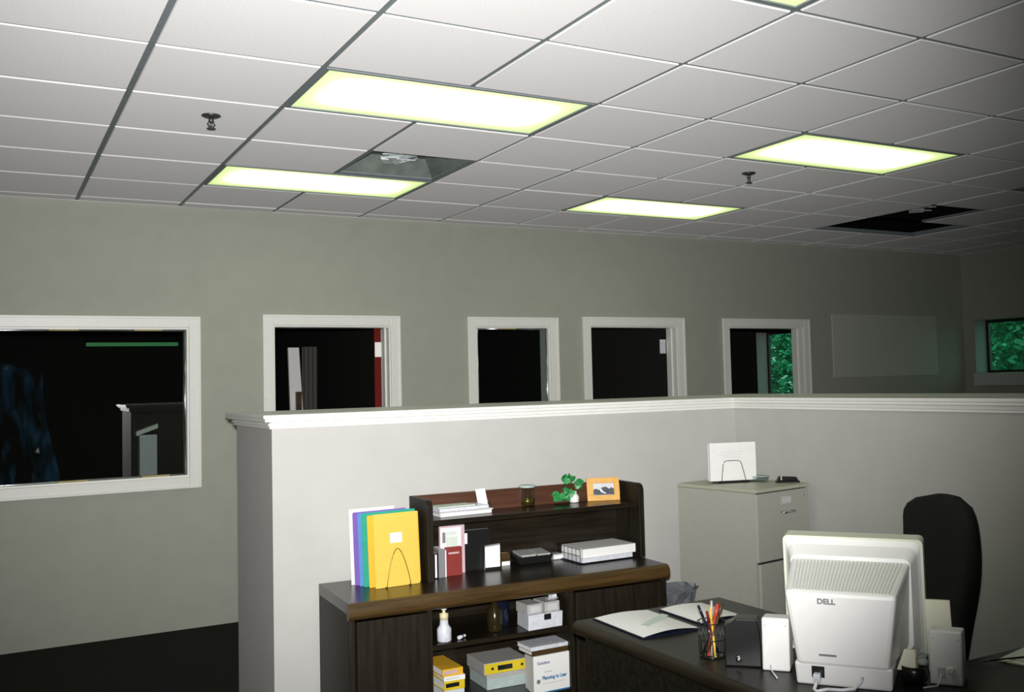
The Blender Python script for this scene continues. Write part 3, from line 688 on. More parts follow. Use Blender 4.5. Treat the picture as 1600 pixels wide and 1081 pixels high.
# photo frame
pf = thing('photo_frame', 'light wooden frame with mountain photo on the hutch shelf', 'photo frame', (2.035, 0.362, ZS+0.001), CA-math.radians(18))
R = Matrix.Rotation(math.radians(-12), 4, 'X')
W2, H2 = 0.078, 0.108
MB().box(-W2, W2, 0, 0.014, 0, 0.026, mat=R, bev=0.002).box(-W2, W2, 0, 0.014, H2-0.026, H2, mat=R, bev=0.002).box(-W2, -W2+0.030, 0, 0.014, 0.026, H2-0.026, mat=R).box(W2-0.026, W2, 0, 0.014, 0.026, H2-0.026, mat=R).build('moulding', 'frame_wood', pf)
ph = MB().box(-W2+0.030, W2-0.026, 0.008, 0.012, 0.026, H2-0.026, mat=R).build('photo', 'photo_sky', pf)
mtn = [(-0.048, 0.028), (0.052, 0.028), (0.052, 0.055), (0.040, 0.062), (0.030, 0.055), (0.014, 0.066), (-0.006, 0.062), (-0.020, 0.052), (-0.034, 0.058), (-0.048, 0.052)]
MBm = MB().prism(mtn, 0.0070, 0.0079, 'Y'); MBm.bm.transform(R); MBm.build('mountain', 'photo_rock', ph)
snow = [(-0.018, 0.054), (-0.010, 0.057), (0.0, 0.044), (0.016, 0.034), (0.006, 0.034), (-0.010, 0.042)]
MBm = MB().prism(snow, 0.0063, 0.0069, 'Y'); MBm.bm.transform(R); MBm.build('snow_patch', 'paper', ph)
MB().box(-0.012, 0.012, 0.016, 0.075, 0.0, 0.006).box(-0.012, 0.012, 0.070, 0.075, 0, 0.01).build('easel_foot', 'black_plastic', pf)

# ---- in the open shelves
t = thing('lotion_bottle', 'white pump bottle on the upper open shelf of credenza', 'bottle', (1.102, 0.115, 0.511))
MB().lathe([(0.026, 0), (0.029, 0.004), (0.029, 0.050), (0.018, 0.066), (0.016, 0.086)], 20).build('body', 'lotion_white', t)
MB().lathe([(0.018, 0.087), (0.018, 0.110), (0.006, 0.113), (0.005, 0.122)], 16).build('collar', 'cream_tail', t)
MB().lathe([(0.005, 0.1225), (0.012, 0.124), (0.012, 0.138), (0.006, 0.152), (0.004, 0.166)], 14).build('pump', 'white_plastic', t)
t = thing('correction_bottle', 'tiny pale bottle lying beside the pump bottle on shelf', 'bottle', (1.158, 0.100, 0.519), 0.5)
b2 = MB().lathe([(0.0075, 0), (0.0075, 0.020), (0.004, 0.024), (0.004, 0.034)], 12); b2.bm.transform(Matrix.Rotation(PI/2, 4, 'Y')); b2.build('body', 'lotion_white', t)
b2 = MB().lathe([(0.005, 0.0345), (0.005, 0.044)], 12); b2.bm.transform(Matrix.Rotation(PI/2, 4, 'Y')); b2.build('cap', 'paper', t)
t = thing('amber_bottle', 'dark amber bottle in the middle of the upper open shelf', 'bottle', (1.345, 0.15, 0.511))
MB().lathe([(0.030, 0), (0.032, 0.004), (0.032, 0.085), (0.014, 0.105), (0.013, 0.120)], 20).build('body', 'amber', t)
MB().lathe([(0.0145, 0.1205), (0.0145, 0.135), (0.012, 0.137)], 16).build('cap', 'black_plastic', t)
t = thing('navy_mug', 'dark navy mug beside the amber bottle on open shelf', 'mug', (1.405, 0.215, 0.511))
MB().lathe([(0.034, 0), (0.037, 0.004), (0.037, 0.105), (0.034, 0.105), (0.034, 0.010), (0.004, 0.008)], 24).build('body', 'navy', t)
MB().tube([(0.036*math.cos(-2)+0, 0.036*math.sin(-2), 0.03)]+[(math.cos(-2)*(0.036+0.026*math.sin(a)), math.sin(-2)*(0.036+0.026*math.sin(a)), 0.055-0.028*math.cos(a)) for a in (0.7, 1.2, 1.57, 2.0, 2.5)]+[(0.036*math.cos(-2), 0.036*math.sin(-2), 0.08)], 0.004, 8).build('handle', 'navy', t)
t = thing('cassette_box', 'pale cardboard box with grey tapes on the upper open shelf', 'box', (1.452, 0.055, 0.511), CA+math.radians(4))
MB().hexa([(0, 0, 0), (0.165, 0, 0), (0.165, 0.13, 0), (0.02, 0.13, 0)], [(0.002, 0, 0.062), (0.168, 0, 0.062), (0.168, 0.13, 0.062), (0.022, 0.13, 0.062)], bev=0.002).build('box', 'lotion_white', t)
for x0 in (0.004, 0.088):
    ob = MB().box(x0, x0+0.072, 0.01, 0.11, 0.0625, 0.104, bev=0.003).build('tape_case', 'box_grey', t)
    MB().box(x0+0.012, x0+0.060, 0.0085, 0.0098, 0.070, 0.096).build('case_label', 'pale_print', ob)
MB().box(0.075, 0.108, -0.006, -0.0005, 0.036, 0.060, bev=0.002).build('latch', 'black_plastic', t)
t = thing('paper_roll_card', 'curved pale card standing on the cassette box', 'card', (1.575, 0.10, 0.6155), CA)
MB().grid(lambda a, b: (0.045*a, 0.012*math.sin(a*2), 0.036*b*(1-0.55*a*a)), 10, 5).build('sheet', 'lotion_white', t)
MB().box(0, 0.048, 0.006, 0.03, 0, 0.004).build('backing', 'box_grey', t)
# lower shelf
gk = 'manuals stacked on the lower open shelf'
zz = 0.2505
for (lb, hh, mt, edge, dx) in (('yellow and white manual at the bottom of the shelf stack', 0.030, 'brand_yellow', 'lotion_white', 0.004), ('grey-white manual second from bottom of the shelf stack', 0.045, 'lotion_white', 'grey_print', 0.0),
                               ('manual with black and yellow spine in middle of shelf stack', 0.036, 'brand_yellow', 'black_plastic', 0.003), ('thin white manual second from top of shelf stack', 0.018, 'paper', 'paper_green', 0.002), ('orange-edged manual on top of the shelf stack', 0.028, 'orange_card', 'pink_card', -0.004)):
    t = thing('manual', lb, 'book', (1.078+dx, 0.075, zz), CA+math.radians(random.uniform(-3, 3)), gk)
    MB().box(0, 0.088, 0, 0.20, 0, 0.003).box(0, 0.088, 0, 0.20, hh-0.003, hh).box(0, 0.088, 0, 0.003, 0.003, hh-0.003).build('cover', mt, t)
    MB().box(0.003, 0.085, 0.004, 0.198, 0.0035, hh-0.0035).build('pages', 'paper', t)
    MB().box(0.006, 0.064, -0.001, -0.0001, hh*0.3, hh*0.75).build('spine_label', edge, t)
    zz += hh+0.0008
t = thing('teal_box', 'pale teal cardboard box at the back of lower shelf', 'box', (1.335, 0.215, 0.2505), CA)
MB().box(0, 0.205, 0, 0.19, 0, 0.062, bev=0.002).build('body', 'box_teal', t); MB().box(-0.002, 0.207, -0.002, 0.192, 0.046, 0.064, bev=0.001).build('lid', 'box_grey', t)
t = thing('yellow_box', 'flat box with yellow printed front on top of the teal box', 'box', (1.318, 0.205, 0.3155), CA)
MB().box(0, 0.205, 0.002, 0.19, 0, 0.048, bev=0.002).build('body', 'box_grey', t)
fr_ = MB().box(0.003, 0.202, 0, 0.0018, 0.003, 0.045).build('printed_front', 'brand_yellow', t)
MB().box(0.062, 0.130, -0.0012, -0.0002, 0.014, 0.034).build('black_label', 'black_plastic', fr_)
for x in (0.038, 0.175): MB().lathe([(0.006, -0.0004), (0.006, 0.0004)], 12).build('dot', 'black_plastic', fr_).matrix_local = Matrix.Translation((x, -0.0008, 0.024)) @ Matrix.Rotation(PI/2, 4, 'X')
# white software box with lettering
t = thing('software_box', 'white printed box with blue lettering standing on lower shelf', 'box', (1.466, 0.045, 0.2505), CA+math.radians(3))
MB().hexa([(0, 0, 0), (0.185, 0, 0), (0.185, 0.12, 0), (0.025, 0.12, 0)], [(0, 0.0, 0.155), (0.185, 0.0, 0.155), (0.185, 0.12, 0.155), (0.025, 0.12, 0.155)], bev=0.0015).build('body', 'paper', t)
MX = lambda x, z, y=-0.0007: Matrix.Translation((x, y, z)) @ Matrix.Rotation(PI/2, 4, 'X')
text_mesh('lettering', 'Planning to Lear', 0.021, 'ink_blue', t, MX(0.040, 0.052), bold=0.0005, xs=0.86)
text_mesh('lettering', 'Solution', 0.018, 'ink_violet', t, MX(0.018, 0.116), bold=0.0004)
MB().box(0.042, 0.150, -0.0009, -0.0001, 0.039, 0.0415).build('fine_print', 'pale_print', t)
MB().lathe([(0.009, -0.0005), (0.009, 0.0005)], 16).build('emblem', 'grey_print', t).matrix_local = Matrix.Translation((0.022, -0.0012, 0.052)) @ Matrix.Rotation(PI/2, 4, 'X')
MB().box(0.052, 0.085, -0.001, -0.0001, 0.085, 0.089).build('teal_rule', 'box_teal', t)
MB().box(0.0, 0.185, -0.0012, -0.0001, 0.001, 0.007).build('blue_rule', 'ink_blue', t)
t = thing('brown_book', 'brown-spined book lying on the white printed box', 'book', (1.464, 0.052, 0.4065), CA+math.radians(3))
MB().box(0, 0.185, 0, 0.12, 0, 0.003).box(0, 0.185, 0, 0.12, 0.017, 0.020).box(0, 0.185, 0, 0.003, 0.003, 0.017).build('cover', 'walnut_edge', t)
MB().box(0.003, 0.182, 0.004, 0.118, 0.0035, 0.0165).build('pages', 'paper', t)
t = thing('white_book', 'thin white book lying on the brown-spined book', 'book', (1.459, 0.052, 0.4275), CA+math.radians(3))
MB().box(0, 0.19, 0, 0.12, 0, 0.002).box(0, 0.19, 0, 0.12, 0.014, 0.016).box(0, 0.19, 0, 0.002, 0.002, 0.014).build('cover', 'lotion_white', t)
MB().box(0.003, 0.187, 0.004, 0.118, 0.0025, 0.0135).build('pages', 'paper', t)

# ================================================================== FILE CABINET
FZ = 1.015; FW, FD = 0.397, 0.49; FAg = math.radians(9.5)
fc = thing('file_cabinet', 'putty-coloured steel filing cabinet in the partition corner', 'cabinet', (2.582, -0.075, 0), FAg)
MB().box(0, 0.012, 0.012, FD, 0.03, FZ-0.018).build('side_panel', 'cabinet_paint', fc)
MB().box(FW-0.012, FW, 0.012, FD, 0.03, FZ-0.018).build('side_panel', 'cabinet_paint', fc)
MB().box(0.013, FW-0.013, FD-0.012, FD, 0.03, FZ-0.018).build('back_panel', 'cabinet_paint', fc)
MB().box(-0.003, FW+0.003, -0.004, FD+0.003, FZ-0.017, FZ, bev=0.003).build('top', 'cabinet_top', fc)
MB().box(0.02, FW-0.02, 0.03, FD-0.02, 0.0, 0.03).build('plinth', 'black_gap', fc)
MB().box(0.0125, FW-0.0125, 0.02, 0.03, 0.03, FZ-0.02).build('shadow_liner', 'black_gap', fc)
for k in range(3):
    z1 = FZ-0.022-k*0.322; z0 = z1-0.312
    y_ = 0.0 if k == 0 else (0.002 if k == 2 else -0.002)
    x0 = 0.006 if k != 1 else 0.016
    dr = MB().box(x0, FW-0.008, y_, y_+0.018, z0, z1, bev=0.002).build('drawer', 'cabinet_paint', fc)
    MB().box(FW*0.5-0.02, FW*0.5+0.06, y_-0.004, y_-0.0002, z1-0.065, z1-0.020, bev=0.001).build('label_holder', 'cabinet_top', dr)
    MB().box(FW*0.5-0.012, FW*0.5+0.052, y_-0.0052, y_-0.0042, z1-0.058, z1-0.027).build('label', 'pale_print', dr)
    MB().tube([(FW*0.5-0.02, y_, z1-0.095), (FW*0.5-0.02, y_-0.022, z1-0.097), (FW*0.5+0.06, y_-0.022, z1-0.097), (FW*0.5+0.06, y_, z1-0.095)], 0.004).build('handle', 'brushed_alu', dr)
MB().lathe([(0.008, 0), (0.008, 0.004), (0.006, 0.006)], 12).build('lock', 'chrome', fc).matrix_local = Matrix.Translation((FW-0.035, -0.0005, FZ-0.05)) @ Matrix.Rotation(PI/2, 4, 'X')
def cab(x, y, z=FZ): return (2.582+x*math.cos(FAg)-y*math.sin(FAg), -0.075+x*math.sin(FAg)+y*math.cos(FAg), z)
HA = math.radians(-17)
t = thing('file_stack', 'upright stack of white papers in wire holder on filing cabinet', 'papers', cab(0.070, 0.335, FZ+0.012), HA)
MB().box(0, 0.238, 0, 0.006, 0, 0.186).build('front_sheet', 'paper', t)
MB().box(0.004, 0.245, 0.007, 0.03, 0, 0.184).build('middle_sheets', 'paper', t)
MB().box(0.002, 0.242, 0.031, 0.05, 0, 0.181).build('rear_sheets', 'lotion_white', t)
for k, (x0, x1) in enumerate(((0.06, 0.185), (0.045, 0.17), (0.07, 0.16))): MB().box(x0, x1, -0.0008, -0.0001, 0.138-k*0.012, 0.1395-k*0.012).build('text_line', 'pale_print', t)
t = thing('wire_file_holder', 'dark wire file holder on filing cabinet', 'file holder', cab(0.070, 0.335, FZ), HA)
def hoop(y): return [(0.052, y-0.006, 0.002), (0.066, y, 0.092), (0.072, y, 0.105), (0.084, y, 0.110), (0.145, y, 0.110), (0.157, y, 0.105), (0.163, y, 0.092), (0.183, y-0.006, 0.002)]
MB().tube(hoop(-0.006), 0.0017).build('front_hoop', 'wire_dark', t); MB().tube(hoop(0.058), 0.0017).build('rear_hoop', 'wire_dark', t)
MB().box(0.03, 0.205, -0.008, 0.062, 0.0, 0.010, bev=0.002).build('base', 'black_plastic', t)
t = thing('ash_dish', 'shallow clear glass dish on filing cabinet beside the papers', 'dish', cab(0.315, 0.235, FZ), 0)
MB().lathe([(0.034, 0), (0.046, 0.004), (0.050, 0.024), (0.047, 0.024), (0.042, 0.008), (0.005, 0.006)], 24).build('dish', 'clear_glass', t)
MB().lathe([(0.0475, 0.0242), (0.051, 0.0245), (0.051, 0.027), (0.0475, 0.0275)], 24).build('rim', 'box_teal', t)
t = thing('stapler', 'black stapler on the filing cabinet front corner', 'stapler', cab(0.300, 0.115, FZ+0.0005), FAg+math.radians(-38))
MB().box(0, 0.115, 0, 0.032, 0, 0.008, bev=0.002).build('base', 'black_plastic', t)
MB().hexa([(0.005, 0.004, 0.009), (0.11, 0.004, 0.009), (0.11, 0.028, 0.009), (0.005, 0.028, 0.009)], [(0.015, 0.006, 0.030), (0.10, 0.006, 0.026), (0.10, 0.026, 0.026), (0.015, 0.026, 0.030)], bev=0.003).build('arm', 'black_plastic', t)
MB().box(0.022, 0.027, 0.002, 0.030, 0.012, 0.031).build('clip', 'cream_tail', t)

# ================================================================== DESK
DZ = 0.74
dk = thing('desk', 'dark wood L-shaped desk with rounded edge and monitor on it', 'desk', (1.2, -0.73, 0))
# local: run along -y, return along +x
MB().box(0.02, 0.62, -2.3, 0.0, DZ-0.035, DZ).box(0.6205, 1.775, -1.75, -1.02, DZ-0.035, DZ).build('top', 'desk_wood', dk)
dedge = [(0.02, DZ-0.045)]+[(0.02-0.022*math.cos(math.radians(a)), DZ-0.0225+0.0225*math.sin(math.radians(a))) for a in range(-90, 91, 15)]
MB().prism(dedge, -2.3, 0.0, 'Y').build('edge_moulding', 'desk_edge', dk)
MB().box(0.03, 0.055, -2.2, -0.03, 0.0, DZ-0.036).build('side_panel', 'desk_wood', dk)
MB().box(0.056, 0.60, -0.055, -0.03, 0.0, DZ-0.036).build('end_panel', 'desk_wood', dk)
MB().box(1.70, 1.725, -1.70, -1.05, 0, DZ-0.036).build('end_panel', 'desk_wood', dk)
# open papers
def paper_book(name, label, loc, rz, w_, d_, mat1, mat2=None):
    t = thing(name, label, 'papers', (loc[0], loc[1], DZ+0.0006), rz)
    MB().box(-0.004, w_+0.004, -d_-0.004, 0.004, 0, 0.004).build('cover', 'navy', t)
    MB().grid(lambda a, b: (w_*a, -d_*b, 0.0045+0.010*math.sin(PI*min(1, a*1.0))*(0.6+0.4*b)), 12, 6).build('top_sheet', mat1, t)
    return t
t = paper_book('open_folder', 'open folder of white papers on the desk near the credenza', (1.272, -0.752), math.radians(-2), 0.212, 0.30, 'paper')
MB().hexa([(0.05, -0.205, 0.0165), (0.20, -0.105, 0.0135), (0.206, -0.135, 0.0135), (0.06, -0.235, 0.0165)], [(0.05, -0.205, 0.017), (0.20, -0.105, 0.014), (0.206, -0.135, 0.014), (0.06, -0.235, 0.017)]).build('green_slip', 'paper_green', t)
paper_book('paper_pile', 'second pile of white papers behind the pencil cup on desk', (1.525, -0.775), math.radians(-2), 0.175, 0.24, 'paper')
# wire pencil cup
t = thing('pencil_cup', 'black wire pencil cup full of pens on the desk', 'pencil cup', (1.318, -1.315, DZ))
for z, r_ in ((0.004, 0.036), (0.05, 0.0375), (0.098, 0.040)):
    MB().tube([(r_*math.cos(2*PI*k/24), r_*math.sin(2*PI*k/24), z) for k in range(24)], 0.0016, 5, True).build('hoop', 'wire_dark', t)
for k in range(16):
    a = 2*PI*k/16; MB().tube([(0.036*math.cos(a), 0.036*math.sin(a), 0.004), (0.040*math.cos(a), 0.040*math.sin(a), 0.098)], 0.0011, 5).build('wire', 'wire_dark', t)
MB().lathe([(0.036, 0.0005), (0.036, 0.003)], 20).build('base', 'black_plastic', t)
pens = [('black pen leaning left in the wire pencil cup', 'black_plastic', -0.6, 0.012), ('red marker standing in the wire pencil cup', 'pen_red', 0.3, 0.0), ('dark brown pencil in the wire pencil cup', 'walnut_edge', -0.2, -0.01),
        ('yellow pencil leaning right in the wire pencil cup', 'pen_yellow', 1.1, -0.012), ('dark blue pen at the back of wire pencil cup', 'navy', 2.3, 0.01), ('pale grey pen upright in the wire pencil cup', 'box_grey', 0.8, 0.004), ('second red pen in the wire pencil cup', 'rust_red', -2.6, 0.0)]
for i, (lb, mt, a, off) in enumerate(pens):
    tp = thing('pen', lb, 'pen', (1.318, -1.315, DZ+0.0045), 0, 'pens in the wire cup')
    b0 = Vector((-0.022*math.cos(a)+off*0.3, -0.022*math.sin(a)+off, 0.0)); b1 = Vector((0.034*math.cos(a), 0.034*math.sin(a)+off*0.5, 0.128+0.008*(i % 3)))
    rr_ = 0.0058 if 'marker' in lb else 0.0036
    MB().tube([b0, b0.lerp(b1, 0.74)], rr_, 8).build('barrel', mt, tp); MB().tube([b0.lerp(b1, 0.745), b1], rr_*1.06, 8).build('cap', mt, tp)
# black organiser with chrome edge
t = thing('desk_organiser', 'rounded black desk organiser with chrome edge beside the monitor', 'organiser', (1.338, -1.430, DZ+0.0005), math.radians(-45))
arcp = [(-0.05, 0.0), (0.05, 0.0)]+[(0.05-0.012*(k/8), 0.055+0.075*math.sin(k/8*PI/2)) for k in range(9)]+[(-0.02-0.03*(1-math.cos(k/6*PI/2)), 0.13-0.018*(k/6)) for k in range(7)]
MB().prism(arcp, -0.03, 0.03, 'Y', bev=0.004).build('body', 'black_plastic', t)
MB().tube([(0.052, -0.031, 0.01), (0.052, -0.031, 0.055)]+[(0.052-0.012*(k/8), -0.031, 0.055+0.075*math.sin(k/8*PI/2)) for k in range(1, 9)], 0.0016).build('chrome_edge', 'chrome', t)
MB().lathe([(0.009, 0), (0.009, 0.004), (0.004, 0.006)], 12).build('knob', 'chrome', t).matrix_local = Matrix.Translation((-0.012, -0.0325, 0.022)) @ Matrix.Rotation(PI/2, 4, 'X')

# ---- monitor (seen from behind)
MA = math.radians(-53)
mo = thing('monitor', 'bulky white tube monitor seen from behind on the desk', 'monitor', (1.405, -1.734, DZ), MA)
tl = Matrix.Translation((0, 0.13, 0.065)) @ Matrix.Rotation(math.radians(4), 4, 'X') @ Matrix.Translation((0, -0.13, -0.065))
def mbuild(mb, name, mat, par=mo, tilt=True):
    if tilt: mb.bm.transform(tl)
    return mb.build(name, mat, par)
# base
mbuild(MB().hexa([(-0.118, 0.0, 0.0), (0.118, 0.0, 0.0), (0.118, 0.22, 0.0), (-0.118, 0.22, 0.0)], [(-0.122, -0.004, 0.058), (0.122, -0.004, 0.058), (0.122, 0.22, 0.058), (-0.122, 0.22, 0.058)], bev=0.006), 'base', 'white_plastic', mo, False)
# rear housing
yb, yf = -0.012, 0.24
mbuild(MB().hexa([(-0.112, yb, 0.062), (0.112, yb, 0.062), (0.150, yf, 0.052), (-0.150, yf, 0.052)], [(-0.138, yb, 0.252), (0.138, yb, 0.252), (0.160, yf, 0.285), (-0.160, yf, 0.285)], bev=0.010), 'rear_housing', 'white_plastic')
# transition and bezel
def ringloft(mb, rings):
    R_ = [[mb.bm.verts.new(p) for p in r] for r in rings]
    n = len(R_[0])
    for a, b in zip(R_, R_[1:]):
        for k in range(n): mb.bm.faces.new((a[k], a[(k+1) % n], b[(k+1) % n], b[k]))
    mb.bm.faces.new(R_[0]); mb.bm.faces.new(R_[-1][::-1])
    return mb
def rect_ring(w_, z0, z1, y, r, bow=0.0):
    P = rounded(w_, z1-z0, r, 4, 0, (z0+z1)/2)
    return [(p[0], y-bow*(1-(2*p[0]/w_)**2), p[1]) for p in P]
BZ0, BZ1 = 0.008, 0.330
mbuild(ringloft(MB(), [rect_ring(0.318, 0.045, 0.292, 0.215, 0.02), rect_ring(0.350, 0.022, 0.312, 0.262, 0.022, 0.008), rect_ring(0.372, BZ0, BZ1, 0.280, 0.016, 0.008)]), 'shroud', 'white_plastic')
mbuild(ringloft(MB(), [rect_ring(0.378, BZ0-0.002, BZ1+0.002, 0.2745, 0.015, 0.006), rect_ring(0.380, BZ0-0.003, BZ1+0.003, 0.330, 0.014), rect_ring(0.365, BZ0+0.004, BZ1-0.004, 0.338, 0.014)]), 'bezel', 'cream_plastic')
mbuild(ringloft(MB(), [rect_ring(0.32, 0.05, 0.31, 0.3385, 0.01), rect_ring(0.31, 0.055, 0.305, 0.342, 0.01)]), 'screen', 'black_plastic')
# vent ribs on the sloping top and side
nx = 30
for k in range(nx):
    f = (k+0.5)/nx; x0 = -0.122+0.244*f; x1 = -0.142+0.284*f
    za = lambda y: 0.252+(0.285-0.252)*(y-yb)/(yf-yb)
    ya, yc = yb+0.012, 0.205
    mbuild(MB().hexa([(x0-0.0022, ya, za(ya)-0.001), (x0+0.0022, ya, za(ya)-0.001), (x1+0.0022, yc, za(yc)-0.001), (x1-0.0022, yc, za(yc)-0.001)], [(x0-0.0018, ya, za(ya)+0.0022), (x0+0.0018, ya, za(ya)+0.0022), (x1+0.0018, yc, za(yc)+0.0022), (x1-0.0018, yc, za(yc)+0.0022)]), 'vent_rib', 'vent_plastic')
# logo and marking
o = text_mesh('lettering', 'DELL', 0.0185, 'grey_print', mo, tl @ Matrix.Translation((-0.056, yb-0.0006, 0.220)) @ Matrix.Rotation(PI/2, 4, 'X'), xs=1.1, bold=0.0008)
mbuild(MB().prism(rounded(0.045, 0.005, 0.0024, 3, -0.035, 0.092), yb-0.0025, yb-0.0005, 'Y'), 'recess_mark', 'grey_print')
# sockets and cables
mbuild(MB().box(-0.078, -0.046, -0.0070, -0.0046, 0.022, 0.050), 'power_socket', 'black_plastic', mo, False)
mbuild(MB().box(-0.072, -0.054, -0.030, -0.0072, 0.014, 0.036, bev=0.003), 'power_plug', 'lotion_white', mo, False)
mbuild(MB().tube([(-0.063, -0.028, 0.022), (-0.064, -0.045, 0.010), (-0.066, -0.055, 0.0055), (-0.050, -0.085, 0.0055), (0.02, -0.14, 0.0055)], 0.0045, 8), 'power_cord', 'white_plastic', mo, False)
mbuild(MB().tube([(0.048, -0.006, 0.030), (0.044, -0.024, 0.024), (0.030, -0.036, 0.010), (0.0, -0.042, 0.006), (-0.035, -0.045, 0.0055), (-0.058, -0.07, 0.0055)], 0.0042, 8), 'video_cable', 'lotion_white', mo, False)
# ---- speakers
def speaker(loc, rz, w_, h_, d_, label, cable):
    t = thing('speaker', label, 'speaker', (loc[0], loc[1], DZ+0.0005), rz, 'small white desktop speakers')
    MB().hexa([(-w_/2, 0, 0), (w_/2, 0, 0), (w_/2, d_, 0), (-w_/2, d_, 0)], [(-w_/2, 0.01, h_), (w_/2, 0.01, h_), (w_/2, d_, h_-0.006), (-w_/2, d_, h_-0.006)], bev=0.005).build('case', 'white_plastic', t)
    MB().box(-w_/2+0.006, w_/2-0.006, d_+0.0002, d_+0.003, 0.01, h_-0.016).build('grille', 'pale_print', t)
    for x in (-w_/2+0.010, w_/2-0.010):
        MB().lathe([(0.0025, 0), (0.0025, 0.002)], 8).build('screw', 'pale_print', t).matrix_local = Matrix.Translation((x, 0.0085, h_-0.020)) @ Matrix.Rotation(PI/2, 4, 'X')
    MB().tube(cable, 0.0022, 6).build('cable', 'lotion_white', t)
    return t
speaker((1.362, -1.532), MA+math.radians(4), 0.074, 0.140, 0.085, 'small white speaker left of the monitor', [(-0.015, -0.002, 0.016), (-0.012, -0.012, 0.006), (-0.004, -0.03, 0.003), (0.010, -0.07, 0.003)])
t = speaker((1.628, -1.868), MA-math.radians(4), 0.080, 0.135, 0.09, 'small white speaker right of the monitor', [(-0.012, -0.002, 0.030), (-0.014, -0.014, 0.012), (-0.02, -0.022, 0.003), (-0.05, -0.05, 0.003)])
MB().box(-0.020, -0.002, -0.004, 0.002, 0.018, 0.046, bev=0.002).build('jack_plate', 'pale_print', t)
MB().lathe([(0.010, 0), (0.010, 0.004), (0.007, 0.008)], 12).build('volume_knob', 'white_plastic', t).matrix_local = Matrix.Translation((0.012, -0.001, 0.040)) @ Matrix.Rotation(PI/2, 4, 'X')
# yellow pad standing behind the right speaker
t = thing('yellow_pad', 'pale yellow note pad standing behind the right speaker', 'note pad', (1.735, -1.81, DZ+0.0005), MA)
MB().hexa([(-0.065, 0, 0), (0.0, 0, 0), (0.0, 0.012, 0), (-0.065, 0.012, 0)], [(-0.07, 0.03, 0.182), (-0.008, 0.03, 0.182), (-0.008, 0.042, 0.182), (-0.07, 0.042, 0.182)]).build('sheets', 'paper_cream', t)
MB().hexa([(-0.06, 0.043, 0), (0.0, 0.043, 0), (0.0, 0.07, 0), (-0.06, 0.07, 0)], [(-0.06, 0.043, 0.02), (0.0, 0.043, 0.02), (0.0, 0.07, 0.02), (-0.06, 0.07, 0.02)]).build('stand', 'black_plastic', t)
# round black bowl with yellow note between monitor and speaker
t = thing('note_bowl', 'round black bowl between monitor and right speaker', 'bowl', (1.590, -1.798, DZ+0.0005))
t.scale = (0.72, 0.72, 0.9)
MB().lathe([(0.030, 0), (0.046, 0.008), (0.052, 0.030), (0.048, 0.048), (0.045, 0.048), (0.046, 0.030), (0.03, 0.012), (0.004, 0.010)], 24).build('bowl', 'black_plastic', t)
MB().lathe([(0.004, 0.0105), (0.034, 0.014), (0.044, 0.034), (0.004, 0.036)], 20).build('clips', 'grey_print', t)
t = thing('yellow_note', 'folded pale yellow note sticking out of the black bowl', 'note', (1.592, -1.790, DZ+0.034), MA)
MB().hexa([(-0.034, -0.03, 0), (0.012, -0.03, 0), (0.012, -0.028, 0), (-0.034, -0.028, 0)], [(-0.016, -0.008, 0.048), (0.010, -0.008, 0.048), (0.010, -0.006, 0.048), (-0.016, -0.006, 0.048)]).build('front_leaf', 'paper_cream', t)
MB().hexa([(0.0125, -0.03, 0), (0.016, -0.005, 0), (0.017, -0.006, 0), (0.0135, -0.031, 0)], [(0.0105, -0.008, 0.048), (0.014, 0.0, 0.048), (0.015, -0.001, 0.048), (0.0115, -0.009, 0.048)]).build('back_leaf', 'cream_tail', t)
t = thing('glass_ball', 'clear glass paperweight beside the yellow note', 'paperweight', (1.609, -1.812, DZ+0.0345))
MB().lathe([(0.004, 0.0)]+[(0.021*math.cos(math.radians(a)), 0.021+0.021*math.sin(math.radians(a))) for a in range(-75, 76, 15)]+[(0.004, 0.042)], 20).build('ball', 'clear_glass', t)
MB().lathe([(0.012, 0.010), (0.014, 0.018), (0.008, 0.026)], 12, (0, 0, 0)).build('inset', 'pale_print', t)
# papers and cable on the right end of the desk
t = thing('loose_papers', 'pale green-edged papers at the right end of the desk', 'papers', (1.92, -1.80, DZ+0.0006), math.radians(12))
MB().box(0, 0.30, -0.21, 0, 0, 0.004).build('lower_sheets', 'paper_cream', t); MB().box(0.02, 0.29, -0.20, -0.004, 0.0045, 0.007).build('upper_sheets', 'paper_green', t)
t = thing('cable', 'thin dark cable lying over the loose papers', 'cable', (1.86, -1.82, DZ+0.0095))
MB().tube([(0, 0.02, 0), (0.06, 0.0, 0.001), (0.13, -0.02, 0.001), (0.20, -0.06, 0.001), (0.27, -0.08, 0.001)], 0.0025, 6).build('sheath', 'black_plastic', t)
MB().tube([(0.27, -0.08, 0.001), (0.292, -0.086, 0.001)], 0.004, 8).build('plug', 'grey_print', t)
# crumpled plastic bag on the far side of desk beside the credenza
t = thing('plastic_bag', 'crumpled grey plastic bag between credenza and filing cabinet', 'bag', (2.28, 0.16, 0))
rb = random.Random(4)
bagn = [[rb.uniform(0.85, 1.12) for _ in range(20)] for _ in range(9)]
prof = [(0.10, 0.0), (0.13, 0.05), (0.135, 0.2), (0.13, 0.32), (0.12, 0.42), (0.10, 0.48), (0.085, 0.51), (0.10, 0.555), (0.11, 0.575)]
bagm = MB(); rg = []
for i, (r_, z) in enumerate(prof):
    rg.append([bagm.bm.verts.new((r_*bagn[i][k]*math.cos(2*PI*k/20), 0.8*r_*bagn[i][k]*math.sin(2*PI*k/20), max(0.001, z*(0.94+0.06*bagn[i][(k*3) % 20])))) for k in range(20)])
for a, b in zip(rg, rg[1:]):
    for k in range(20): bagm.bm.faces.new((a[k], a[(k+1) % 20], b[(k+1) % 20], b[k]))
bagm.bm.faces.new(rg[0][::-1])
bagm.build('bag', 'bag_film', t)
